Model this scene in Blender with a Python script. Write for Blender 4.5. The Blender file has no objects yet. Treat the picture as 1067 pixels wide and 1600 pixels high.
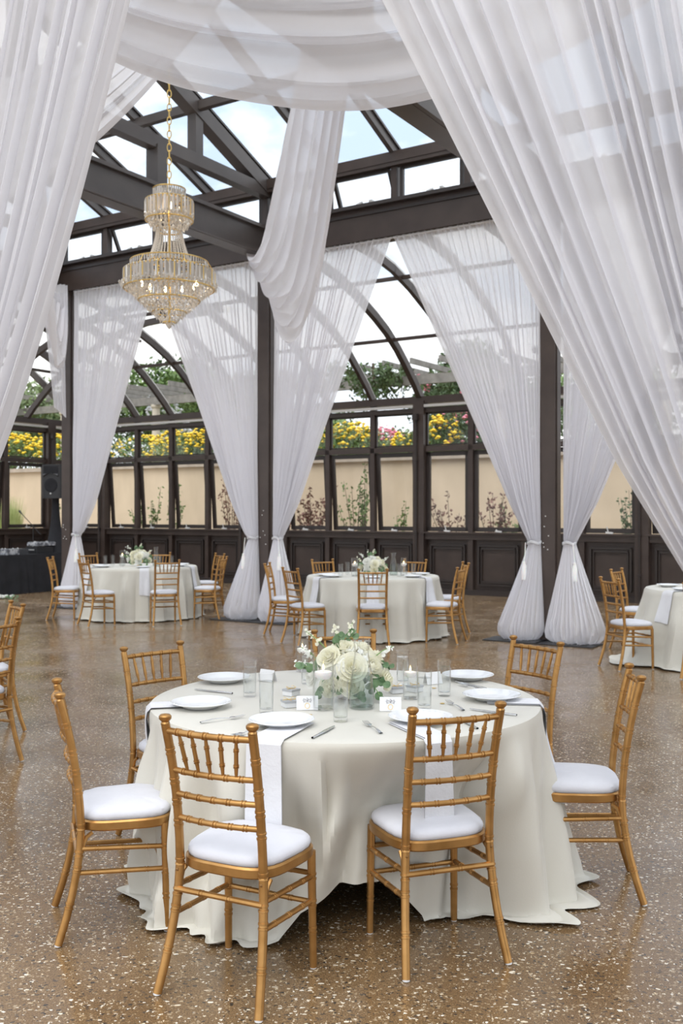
import bpy, bmesh, math, random
from mathutils import Vector, Matrix, Euler, noise
R = random.Random(7)
SC = bpy.context.scene
COL = SC.collection
PI = math.pi
# ------------------------------------------------------------------ camera, world, light, exposure
cam_d = bpy.data.cameras.new('camera')
cam = bpy.data.objects.new('camera', cam_d); COL.objects.link(cam)
cam.location = (0, 0, 1.6); cam.rotation_euler = (PI/2, 0, 0)
cam_d.sensor_fit = 'VERTICAL'; cam_d.sensor_height = 36.0; cam_d.sensor_width = 24.0
cam_d.lens = 36.0*1555/1600
cam_d.clip_end = 300
cam_d.dof.use_dof = True; cam_d.dof.focus_distance = 4.0; cam_d.dof.aperture_fstop = 5.0
SC.camera = cam
SC.view_settings.view_transform = 'Standard'
SC.view_settings.look = 'None'
SC.view_settings.gamma = 1.0
SC.view_settings.use_curve_mapping = False
SC.view_settings.exposure = 0.92
SC.cycles.use_denoising = True
SC.cycles.max_bounces = 10
SC.cycles.transparent_max_bounces = 32
SC.cycles.transmission_bounces = 8
SC.cycles.diffuse_bounces = 4
SC.cycles.glossy_bounces = 4
SC.cycles.sample_clamp_indirect = 6.0
SC.cycles.caustics_reflective = False
SC.cycles.caustics_refractive = False

def world():
    w = bpy.data.worlds.new('sky'); SC.world = w; w.use_nodes = True
    nt = w.node_tree; nt.nodes.clear(); N = nt.nodes.new; L = nt.links.new
    out = N('ShaderNodeOutputWorld'); bg = N('ShaderNodeBackground')
    tc = N('ShaderNodeTexCoord'); sep = N('ShaderNodeSeparateXYZ'); L(tc.outputs['Generated'], sep.inputs[0])
    grad = N('ShaderNodeValToRGB'); L(sep.outputs['Z'], grad.inputs[0])
    cr = grad.color_ramp; cr.elements[0].position = 0.0; cr.elements[0].color = (.86,.88,.92,1)
    cr.elements[1].position = 1.0; cr.elements[1].color = (1.15,1.22,1.35,1)
    for q_, c_ in ((.16,(.60,.67,.76)),(.30,(.42,.52,.66)),(.55,(.46,.56,.70)),(.8,(.9,.98,1.12))):
        e = cr.elements.new(q_); e.color = (*c_,1)
    mp = N('ShaderNodeMapping'); mp.inputs['Scale'].default_value = (1.6,1.6,3.2); mp.inputs['Location'].default_value = (.35,.2,.1)
    L(tc.outputs['Generated'], mp.inputs[0])
    nz = N('ShaderNodeTexNoise'); nz.inputs['Scale'].default_value = 2.1; nz.inputs['Detail'].default_value = 7; nz.inputs['Roughness'].default_value = .56
    L(mp.outputs[0], nz.inputs['Vector'])
    mk = N('ShaderNodeValToRGB'); L(nz.outputs[0], mk.inputs[0]); mk.color_ramp.elements[0].position = .43; mk.color_ramp.elements[1].position = .60
    mix = N('ShaderNodeMix'); mix.data_type = 'RGBA'; L(mk.outputs[0], mix.inputs[0]); L(grad.outputs[0], mix.inputs[6]); mix.inputs[7].default_value = (1.0,1.0,1.0,1)
    L(mix.outputs[2], bg.inputs[0]); bg.inputs[1].default_value = 1.0
    L(bg.outputs[0], out.inputs[0])
world()
sun_d = bpy.data.lights.new('sun', 'SUN'); sun_d.energy = 0.9; sun_d.angle = math.radians(50); sun_d.color = (1,.97,.92)
sun = bpy.data.objects.new('sun', sun_d); COL.objects.link(sun); sun.rotation_euler = (math.radians(30), 0, math.radians(-20))

# ------------------------------------------------------------------ building frame: s along the far wall (right), n away from the camera
DS, DN = (.843, -.538), (.538, .843)
def P(s, n, z): return Vector((DS[0]*s+DN[0]*n, DS[1]*s+DN[1]*n, z))
ANG = math.atan2(DS[1], DS[0])
F = 1555.0
def px(u, v, Y): return Vector(((u-533.5)/F*Y, Y, 1.6-(v-800)/F*Y))

# ------------------------------------------------------------------ materials
def mat(name, col, rough=.5, metal=0, **k):
    m = bpy.data.materials.new(name); m.use_nodes = True
    b = m.node_tree.nodes['Principled BSDF']
    b.inputs['Base Color'].default_value = (*col, 1); b.inputs['Roughness'].default_value = rough; b.inputs['Metallic'].default_value = metal
    for kk, v in k.items(): b.inputs[kk.replace('_', ' ')].default_value = v
    return m
def noisy(m, c1, c2, scale=20, detail=3, bump=0, bscale=None, stretch=(1,1,1), lo=.3, hi=.7):
    nt = m.node_tree; N = nt.nodes.new; L = nt.links.new; b = nt.nodes['Principled BSDF']
    tc = N('ShaderNodeTexCoord'); mp = N('ShaderNodeMapping'); mp.inputs['Scale'].default_value = stretch; L(tc.outputs['Object'], mp.inputs[0])
    nz = N('ShaderNodeTexNoise'); nz.inputs['Scale'].default_value = scale; nz.inputs['Detail'].default_value = detail; L(mp.outputs[0], nz.inputs['Vector'])
    cr = N('ShaderNodeValToRGB'); cr.color_ramp.elements[0].color = (*c1,1); cr.color_ramp.elements[1].color = (*c2,1)
    cr.color_ramp.elements[0].position = lo; cr.color_ramp.elements[1].position = hi
    L(nz.outputs[0], cr.inputs[0]); L(cr.outputs[0], b.inputs['Base Color'])
    if bump:
        n2 = N('ShaderNodeTexNoise'); n2.inputs['Scale'].default_value = bscale or scale*2; L(mp.outputs[0], n2.inputs['Vector'])
        bp = N('ShaderNodeBump'); bp.inputs['Strength'].default_value = bump; bp.inputs['Distance'].default_value = .01
        L(n2.outputs[0], bp.inputs['Height']); L(bp.outputs[0], b.inputs['Normal'])
    return m
M = {}
M['gold'] = noisy(mat('gold_paint', (.5,.27,.08), .30, .78), (.36,.185,.055), (.50,.275,.095), 14, 3)
M['screw'] = mat('screw', (.35,.2,.08), .35, .9)
M['cushion'] = noisy(mat('white_cushion', (.62,.62,.655), .8, 0), (.60,.60,.64), (.65,.65,.685), 6, 2, .12, 60)
M['white_plastic'] = mat('white_plastic', (.8,.8,.8), .4)
M['brown'] = noisy(mat('brown_paint', (.042,.031,.027), .42), (.044,.029,.024), (.064,.045,.037), 3, 4, .06, 30)
M['brown_rail'] = mat('brown_rail', (.035,.026,.023), .4)
M['roofsteel'] = noisy(mat('roof_steel', (.06,.052,.05), .38), (.075,.064,.060), (.105,.090,.083), 2, 3)
M['alu'] = mat('aluminium_strip', (.62,.60,.57), .4, .3)
M['latch'] = mat('latch', (.75,.74,.72), .35, .4)
M['chrome'] = mat('steel', (.72,.72,.72), .16, 1)
M['china'] = mat('white_china', (.74,.75,.76), .12, 0)
M['napkin'] = noisy(mat('napkin', (.84,.84,.85), .8), (.68,.68,.70), (.73,.73,.75), 9, 2, .15, 90)
M['paper'] = mat('card', (.76,.76,.76), .7)
M['ink'] = mat('grey_ink', (.22,.21,.23), .7)
M['goldleaf'] = mat('gold_foil', (.85,.6,.2), .3, .8)
M['black'] = noisy(mat('black_cloth', (.012,.012,.016), .8), (.005,.005,.007), (.012,.012,.016), 5, 2)
M['blackplastic'] = mat('black_plastic', (.02,.02,.022), .45)
M['darkplastic'] = mat('grey_plastic', (.06,.06,.065), .5)
M['silver'] = noisy(mat('silver_console', (.5,.52,.56), .35, .5), (.18,.19,.22), (.72,.74,.78), 14, 3, 0, None, (1,1,1), .42, .6)
M['grayslate'] = mat('grey_box', (.42,.43,.45), .5)
M['greenery'] = noisy(mat('eucalyptus', (.1,.18,.09), .55), (.06,.13,.05), (.17,.27,.13), 30, 2)
M['stemgreen'] = mat('stem_green', (.22,.36,.12), .55)
M['wax'] = mat('candle_wax', (.9,.89,.86), .5, 0, Subsurface_Weight=.3, Subsurface_Scale=.02)
M['stucco'] = noisy(mat('stucco', (.66,.52,.36), .9), (.60,.475,.33), (.72,.575,.41), 1.2, 6, .2, 40, (1,1,.6))
M['cap'] = noisy(mat('wall_cap', (.45,.37,.29), .9), (.40,.33,.26), (.52,.43,.34), 4, 4)
M['earth'] = noisy(mat('soil', (.16,.13,.08), .95), (.10,.09,.05), (.22,.2,.12), 4, 5)
M['gravel'] = noisy(mat('gravel', (.3,.27,.22), .95), (.36,.33,.28), (.52,.48,.42), 20, 5)
M['leaf1'] = noisy(mat('leaf_green', (.12,.2,.05), .6), (.06,.12,.03), (.20,.30,.08), 1.5, 4)
M['leaf2'] = noisy(mat('leaf_dark', (.06,.1,.04), .6), (.03,.065,.02), (.12,.19,.06), 1.2, 4)
M['leaf3'] = noisy(mat('leaf_pale', (.25,.33,.14), .6), (.15,.22,.08), (.34,.42,.2), 1.5, 4)
M['grassy'] = noisy(mat('grass_blade', (.4,.45,.15), .6), (.3,.36,.1), (.5,.55,.24), 2, 2)
M['maroonleaf'] = noisy(mat('leaf_maroon', (.2,.08,.07), .6), (.12,.05,.04), (.28,.14,.1), 3, 3)
M['yellowflower'] = mat('yellow_flower', (.90,.62,.03), .6)
M['pinkflower'] = mat('pink_flower', (.78,.25,.33), .6)
M['bark'] = noisy(mat('bark', (.12,.08,.05), .9), (.08,.055,.035), (.18,.13,.09), 10, 4)
M['pergola'] = noisy(mat('weathered_wood', (.25,.23,.21), .8), (.20,.185,.17), (.32,.30,.27), 5, 3)
M['creamstone'] = mat('cream_stone', (.62,.55,.45), .85)
M['whitebloom'] = mat('white_bloom', (.85,.85,.88), .6)

def satin():
    m = noisy(mat('ivory_satin', (.70,.68,.62), .38, 0), (.60,.575,.505), (.65,.625,.55), 3, 2, .05, 180)
    b = m.node_tree.nodes['Principled BSDF']; b.inputs['Sheen Weight'].default_value = .2; b.inputs['Roughness'].default_value = .43
    b.inputs['Specular IOR Level'].default_value = .42
    return m
M['satin'] = satin()
def emis(name, col, st):
    m = mat(name, col, .5); b = m.node_tree.nodes['Principled BSDF']
    b.inputs['Emission Color'].default_value = (*col,1); b.inputs['Emission Strength'].default_value = st; return m
M['flame'] = emis('flame', (1,.72,.3), 6)
M['bulb'] = emis('warm_bulb', (1,.70,.38), 7)
def sheer(name, alpha, col, transl=.5):
    m = bpy.data.materials.new(name); m.use_nodes = True
    nt = m.node_tree; nt.nodes.clear(); N = nt.nodes.new; L = nt.links.new
    out = N('ShaderNodeOutputMaterial'); tr = N('ShaderNodeBsdfTransparent'); di = N('ShaderNodeBsdfDiffuse'); tl = N('ShaderNodeBsdfTranslucent')
    di.inputs[0].default_value = (*col,1); tl.inputs[0].default_value = (*col,1); tr.inputs[0].default_value = (1,1,1,1)
    m1 = N('ShaderNodeMixShader'); m1.inputs[0].default_value = transl; L(di.outputs[0], m1.inputs[1]); L(tl.outputs[0], m1.inputs[2])
    lw = N('ShaderNodeLayerWeight'); lw.inputs[0].default_value = .45
    ma = N('ShaderNodeMapRange'); L(lw.outputs['Facing'], ma.inputs[0]); ma.inputs[3].default_value = alpha; ma.inputs[4].default_value = 1.0
    m2 = N('ShaderNodeMixShader'); L(ma.outputs[0], m2.inputs[0]); L(tr.outputs[0], m2.inputs[1]); L(m1.outputs[0], m2.inputs[2])
    # fine weave
    L(m2.outputs[0], out.inputs[0]); return m
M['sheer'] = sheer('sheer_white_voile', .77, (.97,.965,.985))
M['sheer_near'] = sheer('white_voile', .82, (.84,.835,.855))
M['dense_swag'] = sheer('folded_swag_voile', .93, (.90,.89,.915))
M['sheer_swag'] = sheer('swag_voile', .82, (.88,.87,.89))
M['rose'] = sheer('rose_petals', 1.0, (.92,.90,.76), .38)
M['rosewhite'] = sheer('white_petals', 1.0, (.92,.92,.88), .38)
def glasspane(name, tint=(.97,.98,.98), base=.03, gain=.55):
    m = bpy.data.materials.new(name); m.use_nodes = True
    nt = m.node_tree; nt.nodes.clear(); N = nt.nodes.new; L = nt.links.new
    out = N('ShaderNodeOutputMaterial'); tr = N('ShaderNodeBsdfTransparent'); gl = N('ShaderNodeBsdfGlossy')
    tr.inputs[0].default_value = (*tint,1); gl.inputs['Roughness'].default_value = .02
    fr = N('ShaderNodeLayerWeight'); fr.inputs[0].default_value = .5
    pw = N('ShaderNodeMath'); pw.operation = 'POWER'; L(fr.outputs['Facing'], pw.inputs[0]); pw.inputs[1].default_value = 3.5
    ma = N('ShaderNodeMath'); ma.operation = 'MULTIPLY_ADD'; L(pw.outputs[0], ma.inputs[0]); ma.inputs[1].default_value = gain; ma.inputs[2].default_value = base
    mx = N('ShaderNodeMixShader'); L(ma.outputs[0], mx.inputs[0]); L(tr.outputs[0], mx.inputs[1]); L(gl.outputs[0], mx.inputs[2])
    L(mx.outputs[0], out.inputs[0]); return m
M['pane'] = glasspane('window_glass')
M['glass'] = glasspane('drinking_glass', (.993,.996,.996), .03, 1.0)
M['water'] = glasspane('water', (.975,.985,.985), .04, .5)
M['waterdeep'] = glasspane('water_in_carafe', (.80,.86,.84), .05, .6)
def crystal():
    m = bpy.data.materials.new('crystal'); m.use_nodes = True
    nt = m.node_tree; nt.nodes.clear(); N = nt.nodes.new; L = nt.links.new
    out = N('ShaderNodeOutputMaterial'); tr = N('ShaderNodeBsdfTransparent'); gl = N('ShaderNodeBsdfGlossy'); di = N('ShaderNodeBsdfTranslucent'); df = N('ShaderNodeBsdfDiffuse')
    tr.inputs[0].default_value = (.97,.95,.92,1); gl.inputs['Roughness'].default_value = .06; gl.inputs[0].default_value = (1,.98,.95,1)
    di.inputs[0].default_value = (.95,.93,.89,1); df.inputs[0].default_value = (.95,.93,.89,1)
    a = N('ShaderNodeMixShader'); a.inputs[0].default_value = .5; L(df.outputs[0], a.inputs[1]); L(di.outputs[0], a.inputs[2])
    b = N('ShaderNodeMixShader'); b.inputs[0].default_value = .30; L(a.outputs[0], b.inputs[1]); L(gl.outputs[0], b.inputs[2])
    c = N('ShaderNodeMixShader'); c.inputs[0].default_value = .82; L(tr.outputs[0], c.inputs[1]); L(b.outputs[0], c.inputs[2])
    L(c.outputs[0], out.inputs[0]); return m
M['crystal'] = crystal()
M['bead'] = sheer('crystal_beads', .90, (1.0,.97,.92), .6)
def floor_mat():
    m = bpy.data.materials.new('polished_aggregate'); m.use_nodes = True
    nt = m.node_tree; N = nt.nodes.new; L = nt.links.new; b = nt.nodes['Principled BSDF']
    tc = N('ShaderNodeTexCoord')
    def ramp(src, pts):
        r = N('ShaderNodeValToRGB'); r.color_ramp.interpolation = 'LINEAR'
        r.color_ramp.elements[0].position, r.color_ramp.elements[0].color = pts[0][0], pts[0][1]
        r.color_ramp.elements[1].position, r.color_ramp.elements[1].color = pts[-1][0], pts[-1][1]
        for p, c in pts[1:-1]:
            e = r.color_ramp.elements.new(p); e.color = c
        L(src, r.inputs[0]); return r
    n1 = N('ShaderNodeTexNoise'); n1.inputs['Scale'].default_value = 1.1; n1.inputs['Detail'].default_value = 5; L(tc.outputs['Object'], n1.inputs['Vector'])
    base = ramp(n1.outputs[0], [(.3,(.150,.086,.038,1)),(.7,(.235,.150,.078,1))])
    n2 = N('ShaderNodeTexNoise'); n2.inputs['Scale'].default_value = 190; n2.inputs['Detail'].default_value = 3; L(tc.outputs['Object'], n2.inputs['Vector'])
    g = ramp(n2.outputs[0], [(.34,(.5,.5,.5,1)),(.66,(1.35,1.33,1.28,1))])
    mul = N('ShaderNodeMix'); mul.data_type = 'RGBA'; mul.blend_type = 'MULTIPLY'; mul.inputs[0].default_value = 1; L(base.outputs[0], mul.inputs[6]); L(g.outputs[0], mul.inputs[7])
    cur = mul.outputs[2]
    def chips(scale, stretch, rot, r0, keep, colr, cur):
        mp = N('ShaderNodeMapping'); mp.inputs['Scale'].default_value = stretch; mp.inputs['Rotation'].default_value = (0,0,rot); L(tc.outputs['Object'], mp.inputs[0])
        nn = N('ShaderNodeTexNoise'); nn.inputs['Scale'].default_value = scale*.8; L(mp.outputs[0], nn.inputs['Vector'])
        add = N('ShaderNodeVectorMath'); add.operation = 'MULTIPLY_ADD'; add.inputs[1].default_value = (.03,.03,0); L(nn.outputs['Color'], add.inputs[0]); L(mp.outputs[0], add.inputs[2])
        v = N('ShaderNodeTexVoronoi'); v.voronoi_dimensions = '2D'; v.inputs['Scale'].default_value = scale; L(add.outputs[0], v.inputs['Vector'])
        sp = N('ShaderNodeSeparateColor'); L(v.outputs['Color'], sp.inputs[0])
        th = N('ShaderNodeMath'); th.operation = 'MULTIPLY_ADD'; L(sp.outputs[2], th.inputs[0]); th.inputs[1].default_value = r0*1.1; th.inputs[2].default_value = r0*.35
        d = N('ShaderNodeMath'); d.operation = 'LESS_THAN'; L(v.outputs['Distance'], d.inputs[0]); L(th.outputs[0], d.inputs[1])
        k = N('ShaderNodeMath'); k.operation = 'GREATER_THAN'; L(sp.outputs[0], k.inputs[0]); k.inputs[1].default_value = keep
        # size varies: distance threshold scaled by random
        mm = N('ShaderNodeMath'); mm.operation = 'MULTIPLY'; L(d.outputs[0], mm.inputs[0]); L(k.outputs[0], mm.inputs[1])
        mx = N('ShaderNodeMix'); mx.data_type = 'RGBA'; L(mm.outputs[0], mx.inputs[0]); L(cur, mx.inputs[6])
        cc = ramp(sp.outputs[1], colr); L(cc.outputs[0], mx.inputs[7]); return mx.outputs[2]
    cur = chips(75, (1,1,1), .4, .30, .62, [(0,(.26,.17,.085,1)),(1,(.36,.27,.17,1))], cur)
    cur = chips(60, (1,1.3,1), .9, .30, .72, [(0,(.035,.028,.022,1)),(1,(.09,.065,.045,1))], cur)
    cur = chips(42, (1,1.7,1), .2, .24, .86, [(0,(.68,.58,.42,1)),(.6,(.85,.8,.7,1)),(1,(.5,.36,.2,1))], cur)
    cur = chips(85, (1.2,1,1), 1.3, .28, .88, [(0,(.8,.75,.65,1)),(1,(.55,.42,.25,1))], cur)
    L(cur, b.inputs['Base Color'])
    n3 = N('ShaderNodeTexNoise'); n3.inputs['Scale'].default_value = 1.7; n3.inputs['Detail'].default_value = 6; L(tc.outputs['Object'], n3.inputs['Vector'])
    rr = N('ShaderNodeMapRange'); L(n3.outputs[0], rr.inputs[0]); rr.inputs[1].default_value = .35; rr.inputs[2].default_value = .65; rr.inputs[3].default_value = .12; rr.inputs[4].default_value = .30
    L(rr.outputs[0], b.inputs['Roughness'])
    b.inputs['Specular IOR Level'].default_value = .6
    n4 = N('ShaderNodeTexNoise'); n4.inputs['Scale'].default_value = 30; n4.inputs['Detail'].default_value = 4; L(tc.outputs['Object'], n4.inputs['Vector'])
    bp = N('ShaderNodeBump'); bp.inputs['Strength'].default_value = .10; bp.inputs['Distance'].default_value = .01; L(n4.outputs[0], bp.inputs['Height']); L(bp.outputs[0], b.inputs['Normal'])
    return m
M['floor'] = floor_mat()

# ------------------------------------------------------------------ mesh helpers
class MB:
    def __init__(s): s.v = []; s.f = []; s.mi = []; s.cur = 0
    def add(s, vs, fs):
        o = len(s.v); s.v += [tuple(v) for v in vs]; s.f += [tuple(i+o for i in f) for f in fs]; s.mi += [s.cur]*len(fs)
    def box(s, c, d, rot=None):
        c = Vector(c); vs = []
        for x in (-.5,.5):
            for y in (-.5,.5):
                for z in (-.5,.5):
                    w = Vector((x*d[0], y*d[1], z*d[2]))
                    if rot is not None: w = rot @ w
                    vs.append(c+w)
        s.add(vs, [(0,1,3,2),(4,6,7,5),(0,4,5,1),(2,3,7,6),(0,2,6,4),(1,5,7,3)])
    def bar(s, a, b, w, h, up=Vector((0,0,1))):
        a = Vector(a); b = Vector(b); d = (b-a); L = d.length; d.normalize()
        x = d.cross(up)
        if x.length < 1e-4: x = Vector((DS[0], DS[1], 0)); x = (x - d*x.dot(d))
        x.normalize(); y = x.cross(d).normalized()
        rot = Matrix((x, d, y)).transposed()
        s.box((a+b)/2, (w, L, h), rot)
    def tube(s, pts, rad, seg=10, cap=True):
        pts = [Vector(p) for p in pts]; n = len(pts)
        if not hasattr(rad, '__len__'): rad = [rad]*n
        d0 = (pts[1]-pts[0]).normalized(); ref = Vector((1,0,0)) if abs(d0.x) < .8 else Vector((0,1,0))
        x = d0.cross(ref).normalized(); vs = []; fs = []
        for i, p in enumerate(pts):
            a = pts[max(0,i-1)]; b = pts[min(n-1,i+1)]; d = (b-a)
            if d.length < 1e-9: d = d0.copy()
            d.normalize(); x = (x-d*x.dot(d)).normalized(); y = d.cross(x)
            for k in range(seg):
                t = 2*PI*k/seg; vs.append(p+(x*math.cos(t)+y*math.sin(t))*rad[i])
        for i in range(n-1):
            for k in range(seg):
                k2 = (k+1) % seg; fs.append((i*seg+k, i*seg+k2, (i+1)*seg+k2, (i+1)*seg+k))
        if cap: fs.append(tuple(range(seg))[::-1]); fs.append(tuple((n-1)*seg+k for k in range(seg)))
        s.add(vs, fs)
    def lathe(s, prof, c=(0,0,0), seg=24, rot=None):
        c = Vector(c); vs = []; fs = []; n = len(prof)
        for r, z in prof:
            for k in range(seg):
                t = 2*PI*k/seg; w = Vector((r*math.cos(t), r*math.sin(t), z))
                if rot is not None: w = rot @ w
                vs.append(c+w)
        for i in range(n-1):
            for k in range(seg):
                k2 = (k+1) % seg; fs.append((i*seg+k, i*seg+k2, (i+1)*seg+k2, (i+1)*seg+k))
        if prof[0][0] > 1e-5: fs.append(tuple(range(seg))[::-1])
        if prof[-1][0] > 1e-5: fs.append(tuple((n-1)*seg+k for k in range(seg)))
        s.add(vs, fs)
    def openlathe(s, prof, c=(0,0,0), seg=24):
        c = Vector(c); vs = []; fs = []; n = len(prof)
        for r, z in prof:
            for k in range(seg):
                t = 2*PI*k/seg; vs.append(c+Vector((r*math.cos(t), r*math.sin(t), z)))
        for i in range(n-1):
            for k in range(seg):
                k2 = (k+1) % seg; fs.append((i*seg+k, i*seg+k2, (i+1)*seg+k2, (i+1)*seg+k))
        s.add(vs, fs)
    def grid(s, fn, nu, nv, wrap=False):
        vs = [fn(i/nu, j/nv) for j in range(nv+1) for i in range(nu+1 if not wrap else nu)]
        w = nu+1 if not wrap else nu; fs = []
        for j in range(nv):
            for i in range(nu):
                i2 = (i+1) % w if wrap else i+1
                fs.append((j*w+i, j*w+i2, (j+1)*w+i2, (j+1)*w+i))
        s.add(vs, fs)
    def build(s, name, m, parent=None, smooth=True, loc=None, rz=0):
        me = bpy.data.meshes.new(name); me.from_pydata(s.v, [], s.f)
        ms = m if isinstance(m, (list, tuple)) else [m]
        for mm in ms: me.materials.append(mm)
        if len(ms) > 1: me.polygons.foreach_set('material_index', s.mi)
        if smooth:
            me.polygons.foreach_set('use_smooth', [True]*len(me.polygons))
            try: me.set_sharp_from_angle(angle=math.radians(38))
            except Exception: pass
        me.update()
        o = bpy.data.objects.new(name, me); COL.objects.link(o)
        if parent is not None: o.parent = parent
        if loc is not None: o.location = loc
        o.rotation_euler.z = rz
        return o
def tag(o, label=None, cat=None, group=None, kind=None):
    if label: o['label'] = label
    if cat: o['category'] = cat
    if group: o['group'] = group
    if kind: o['kind'] = kind
    return o
def empty(name, loc=(0,0,0), rz=0, label=None, cat=None, group=None, kind=None, parent=None):
    o = bpy.data.objects.new(name, None); COL.objects.link(o); o.location = loc; o.rotation_euler.z = rz; o.empty_display_size = .05
    if parent is not None: o.parent = parent
    return tag(o, label, cat, group, kind)
def dup(root, loc=None, rz=None, label=None, group=None):
    r = root.copy(); COL.objects.link(r)
    if loc is not None: r.location = loc
    if rz is not None: r.rotation_euler.z = rz
    if label: r['label'] = label
    if group: r['group'] = group
    for ch in list(root.children):
        c = ch.copy(); COL.objects.link(c); c.parent = r
        for g in list(ch.children):
            d = g.copy(); COL.objects.link(d); d.parent = c
    return r
def nz(x, y=0, z=0): return noise.noise(Vector((x, y, z)))
def sm(t): t = max(0, min(1, t)); return t*t*(3-2*t)
def interp(x, pts):
    if x <= pts[0][0]: return pts[0][1]
    for (a, b), (c, d) in zip(pts, pts[1:]):
        if x <= c: return b+(d-b)*(x-a)/(c-a)
    return pts[-1][1]
# ------------------------------------------------------------------ structure
N0, N1, NW, SE = 2.77, 11.88, 17.55, -19.4      # near column line, far column line, outer wall, end wall
S_COLS = [-13.3, -8.9, -4.49, -.09]
PROF = [(0,5.84),(1.2,5.82),(2.0,5.77),(2.6,5.66),(3.2,5.47),(3.87,5.19),(4.3,4.98),(4.7,4.72),(5.06,4.43),(5.4,4.13),(5.67,3.85)]
fl = MB(); fl.add([P(SE,-7,0),P(14,-7,0),P(14,NW,0),P(SE,NW,0)], [(0,1,2,3)])
tag(fl.build('floor', M['floor'], smooth=False), kind='structure')
g = MB(); g.add([(-150,-150,-.06),(150,-150,-.06),(150,150,-.06),(-150,150,-.06)], [(0,1,2,3)])
tag(g.build('ground_outside', M['gravel'], smooth=False), kind='structure')
# columns
def column(s, n):
    m = MB(); rot = Matrix.Rotation(ANG, 3, 'Z')
    m.box(P(s,n,2.68), (.20,.20,5.36), rot)
    for k in (-1,1): m.box(P(s+k*.105,n,2.68), (.02,.12,5.36), rot)
    o = m.build('column', M['brown'], smooth=False); tag(o, kind='structure')
    t = MB()
    for i in range(6):
        t.lathe([(0,.004),(.007,.003),(.008,-.003),(0,-.004)], P(s+R.uniform(-.06,.06), n-.103, 1.1+R.uniform(0,.55)), 8, Matrix.Rotation(PI/2,3,'X'))
    t.build('bolt_cap', M['latch'], o)
    return o
for s in [-13.1]+S_COLS[1:]:
    column(s, N1)
for s in S_COLS[:3] + [-.09]: column(s, N0)
# long beams on both column lines and the glazed clerestory above
def beam_line(n, out, s0, s1, nm):
    e = empty('ceiling_beam', kind='structure')
    m = MB(); m.bar(P(s0,n,5.585), P(s1,n,5.585), .30, .47); m.build('beam', M['brown'], e, False)
    m = MB(); m.bar(P(s0,n-out*.03,5.80), P(s1,n-out*.03,5.80), .42, .05); m.bar(P(s0,n-out*.155,5.70), P(s1,n-out*.155,5.70), .03, .03); m.build('ledge', M['brown_rail'], e, False)
    m = MB(); m.bar(P(s0,n,6.43), P(s1,n,6.43), .24, .14); m.bar(P(s0,n-out*.05,6.34), P(s1,n-out*.05,6.34), .12, .06); m.build('eave_rail', M['brown'], e, False)
    k = 0; s = s0; idx = 0
    while s < s1-.05:
        w = 1.1; a, b = s+.04, s+w-.04
        if s+w > s1+.05: break
        p = MB(); p.bar(P(s,n,5.82), P(s,n,6.4), .09, .12, Vector((DN[0],DN[1],0))); p.build('mullion', M['brown'], e, False)
        openw = (idx % 4) in (1,)
        zb, zt = 5.86, 6.30; tilt = .22*out if openw else 0
        def W(x, z): 
            f = (zt-z)/(zt-zb); return P(x, n+tilt*f, z)
        fm = MB()
        a2, b2 = (a+.06, b-.06)
        for q in ((W(a2,zb),W(b2,zb)),(W(a2,zt),W(b2,zt)),(W(a2,zb),W(a2,zt)),(W(b2,zb),W(b2,zt))):
            fm.bar(q[0], q[1], .05, .05)
        w_ = empty('window_%d' % (nm+idx), kind='structure')
        fr = fm.build('window_frame', M['brown_rail'], w_, False)
        g_ = MB(); g_.add([W(a2,zb),W(b2,zb),W(b2,zt),W(a2,zt)], [(0,1,2,3)]); g_.build('pane', M['pane'], w_, False)
        h = MB(); h.bar(P((a+b)/2-.05,n-out*.05,zb+.03), P((a+b)/2+.05,n-out*.05,zb+.05), .02, .02); h.bar(P((a+b)/2,n-out*.04,zb), P((a+b)/2,n-out*.04,zb+.06), .015, .015); h.build('latch', M['latch'], w_, False)
        s += w; idx += 1
beam_line(N1, 1, -13.3, 4.3, 101)
beam_line(N0, -1, -13.3, 4.3, 201)
# roof of the nave
NR = (N0+N1)/2; ZE, ZR = 6.48, 8.33
def zroof(n): return ZR-(ZR-ZE)*abs(n-NR)/(N1-NR)
roof = empty('ceiling', kind='structure')
def truss(s):
    t = empty('ceiling_truss', kind='structure')
    b = MB(); b.bar(P(s,N0,5.57), P(s,N1,5.57), .20, .42); b.bar(P(s,N0,5.39), P(s,N1,5.39), .30, .05); b.bar(P(s,N0,5.76), P(s,N1,5.76), .30, .05); b.build('tie_beam', M['brown'] if 0 else M['roofsteel'], t, False)
    b = MB(); b.bar(P(s,N0,6.34), P(s,N1,6.34), .16, .17); b.build('upper_chord', M['roofsteel'], t, False)
    for a in (-1,1):
        b = MB(); b.bar(P(s,NR,ZR-.1), P(s,NR+a*(N1-NR),ZE-.1), .18, .2); b.build('principal_rafter', M['roofsteel'], t, False)
        b = MB(); b.bar(P(s,NR+a*2.95,6.4), P(s,NR+a*2.95,zroof(NR+2.95)-.15), .15, .15, Vector((DN[0],DN[1],0))); b.build('post', M['roofsteel'], t, False)
        b = MB(); b.bar(P(s,NR+a*2.2,5.78), P(s,NR+a*2.2,6.3), .2, .18, Vector((DN[0],DN[1],0))); b.build('post', M['roofsteel'], t, False)
    b = MB(); b.bar(P(s,NR,5.78), P(s,NR,ZR-.15), .18, .18, Vector((DN[0],DN[1],0))); b.build('king_post', M['roofsteel'], t, False)
for s in S_COLS: truss(s)
b = MB(); b.bar(P(-13.3,NR,ZR), P(4.3,NR,ZR), .2, .2); b.build('ridge_beam', M['roofsteel'], roof, False)
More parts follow.
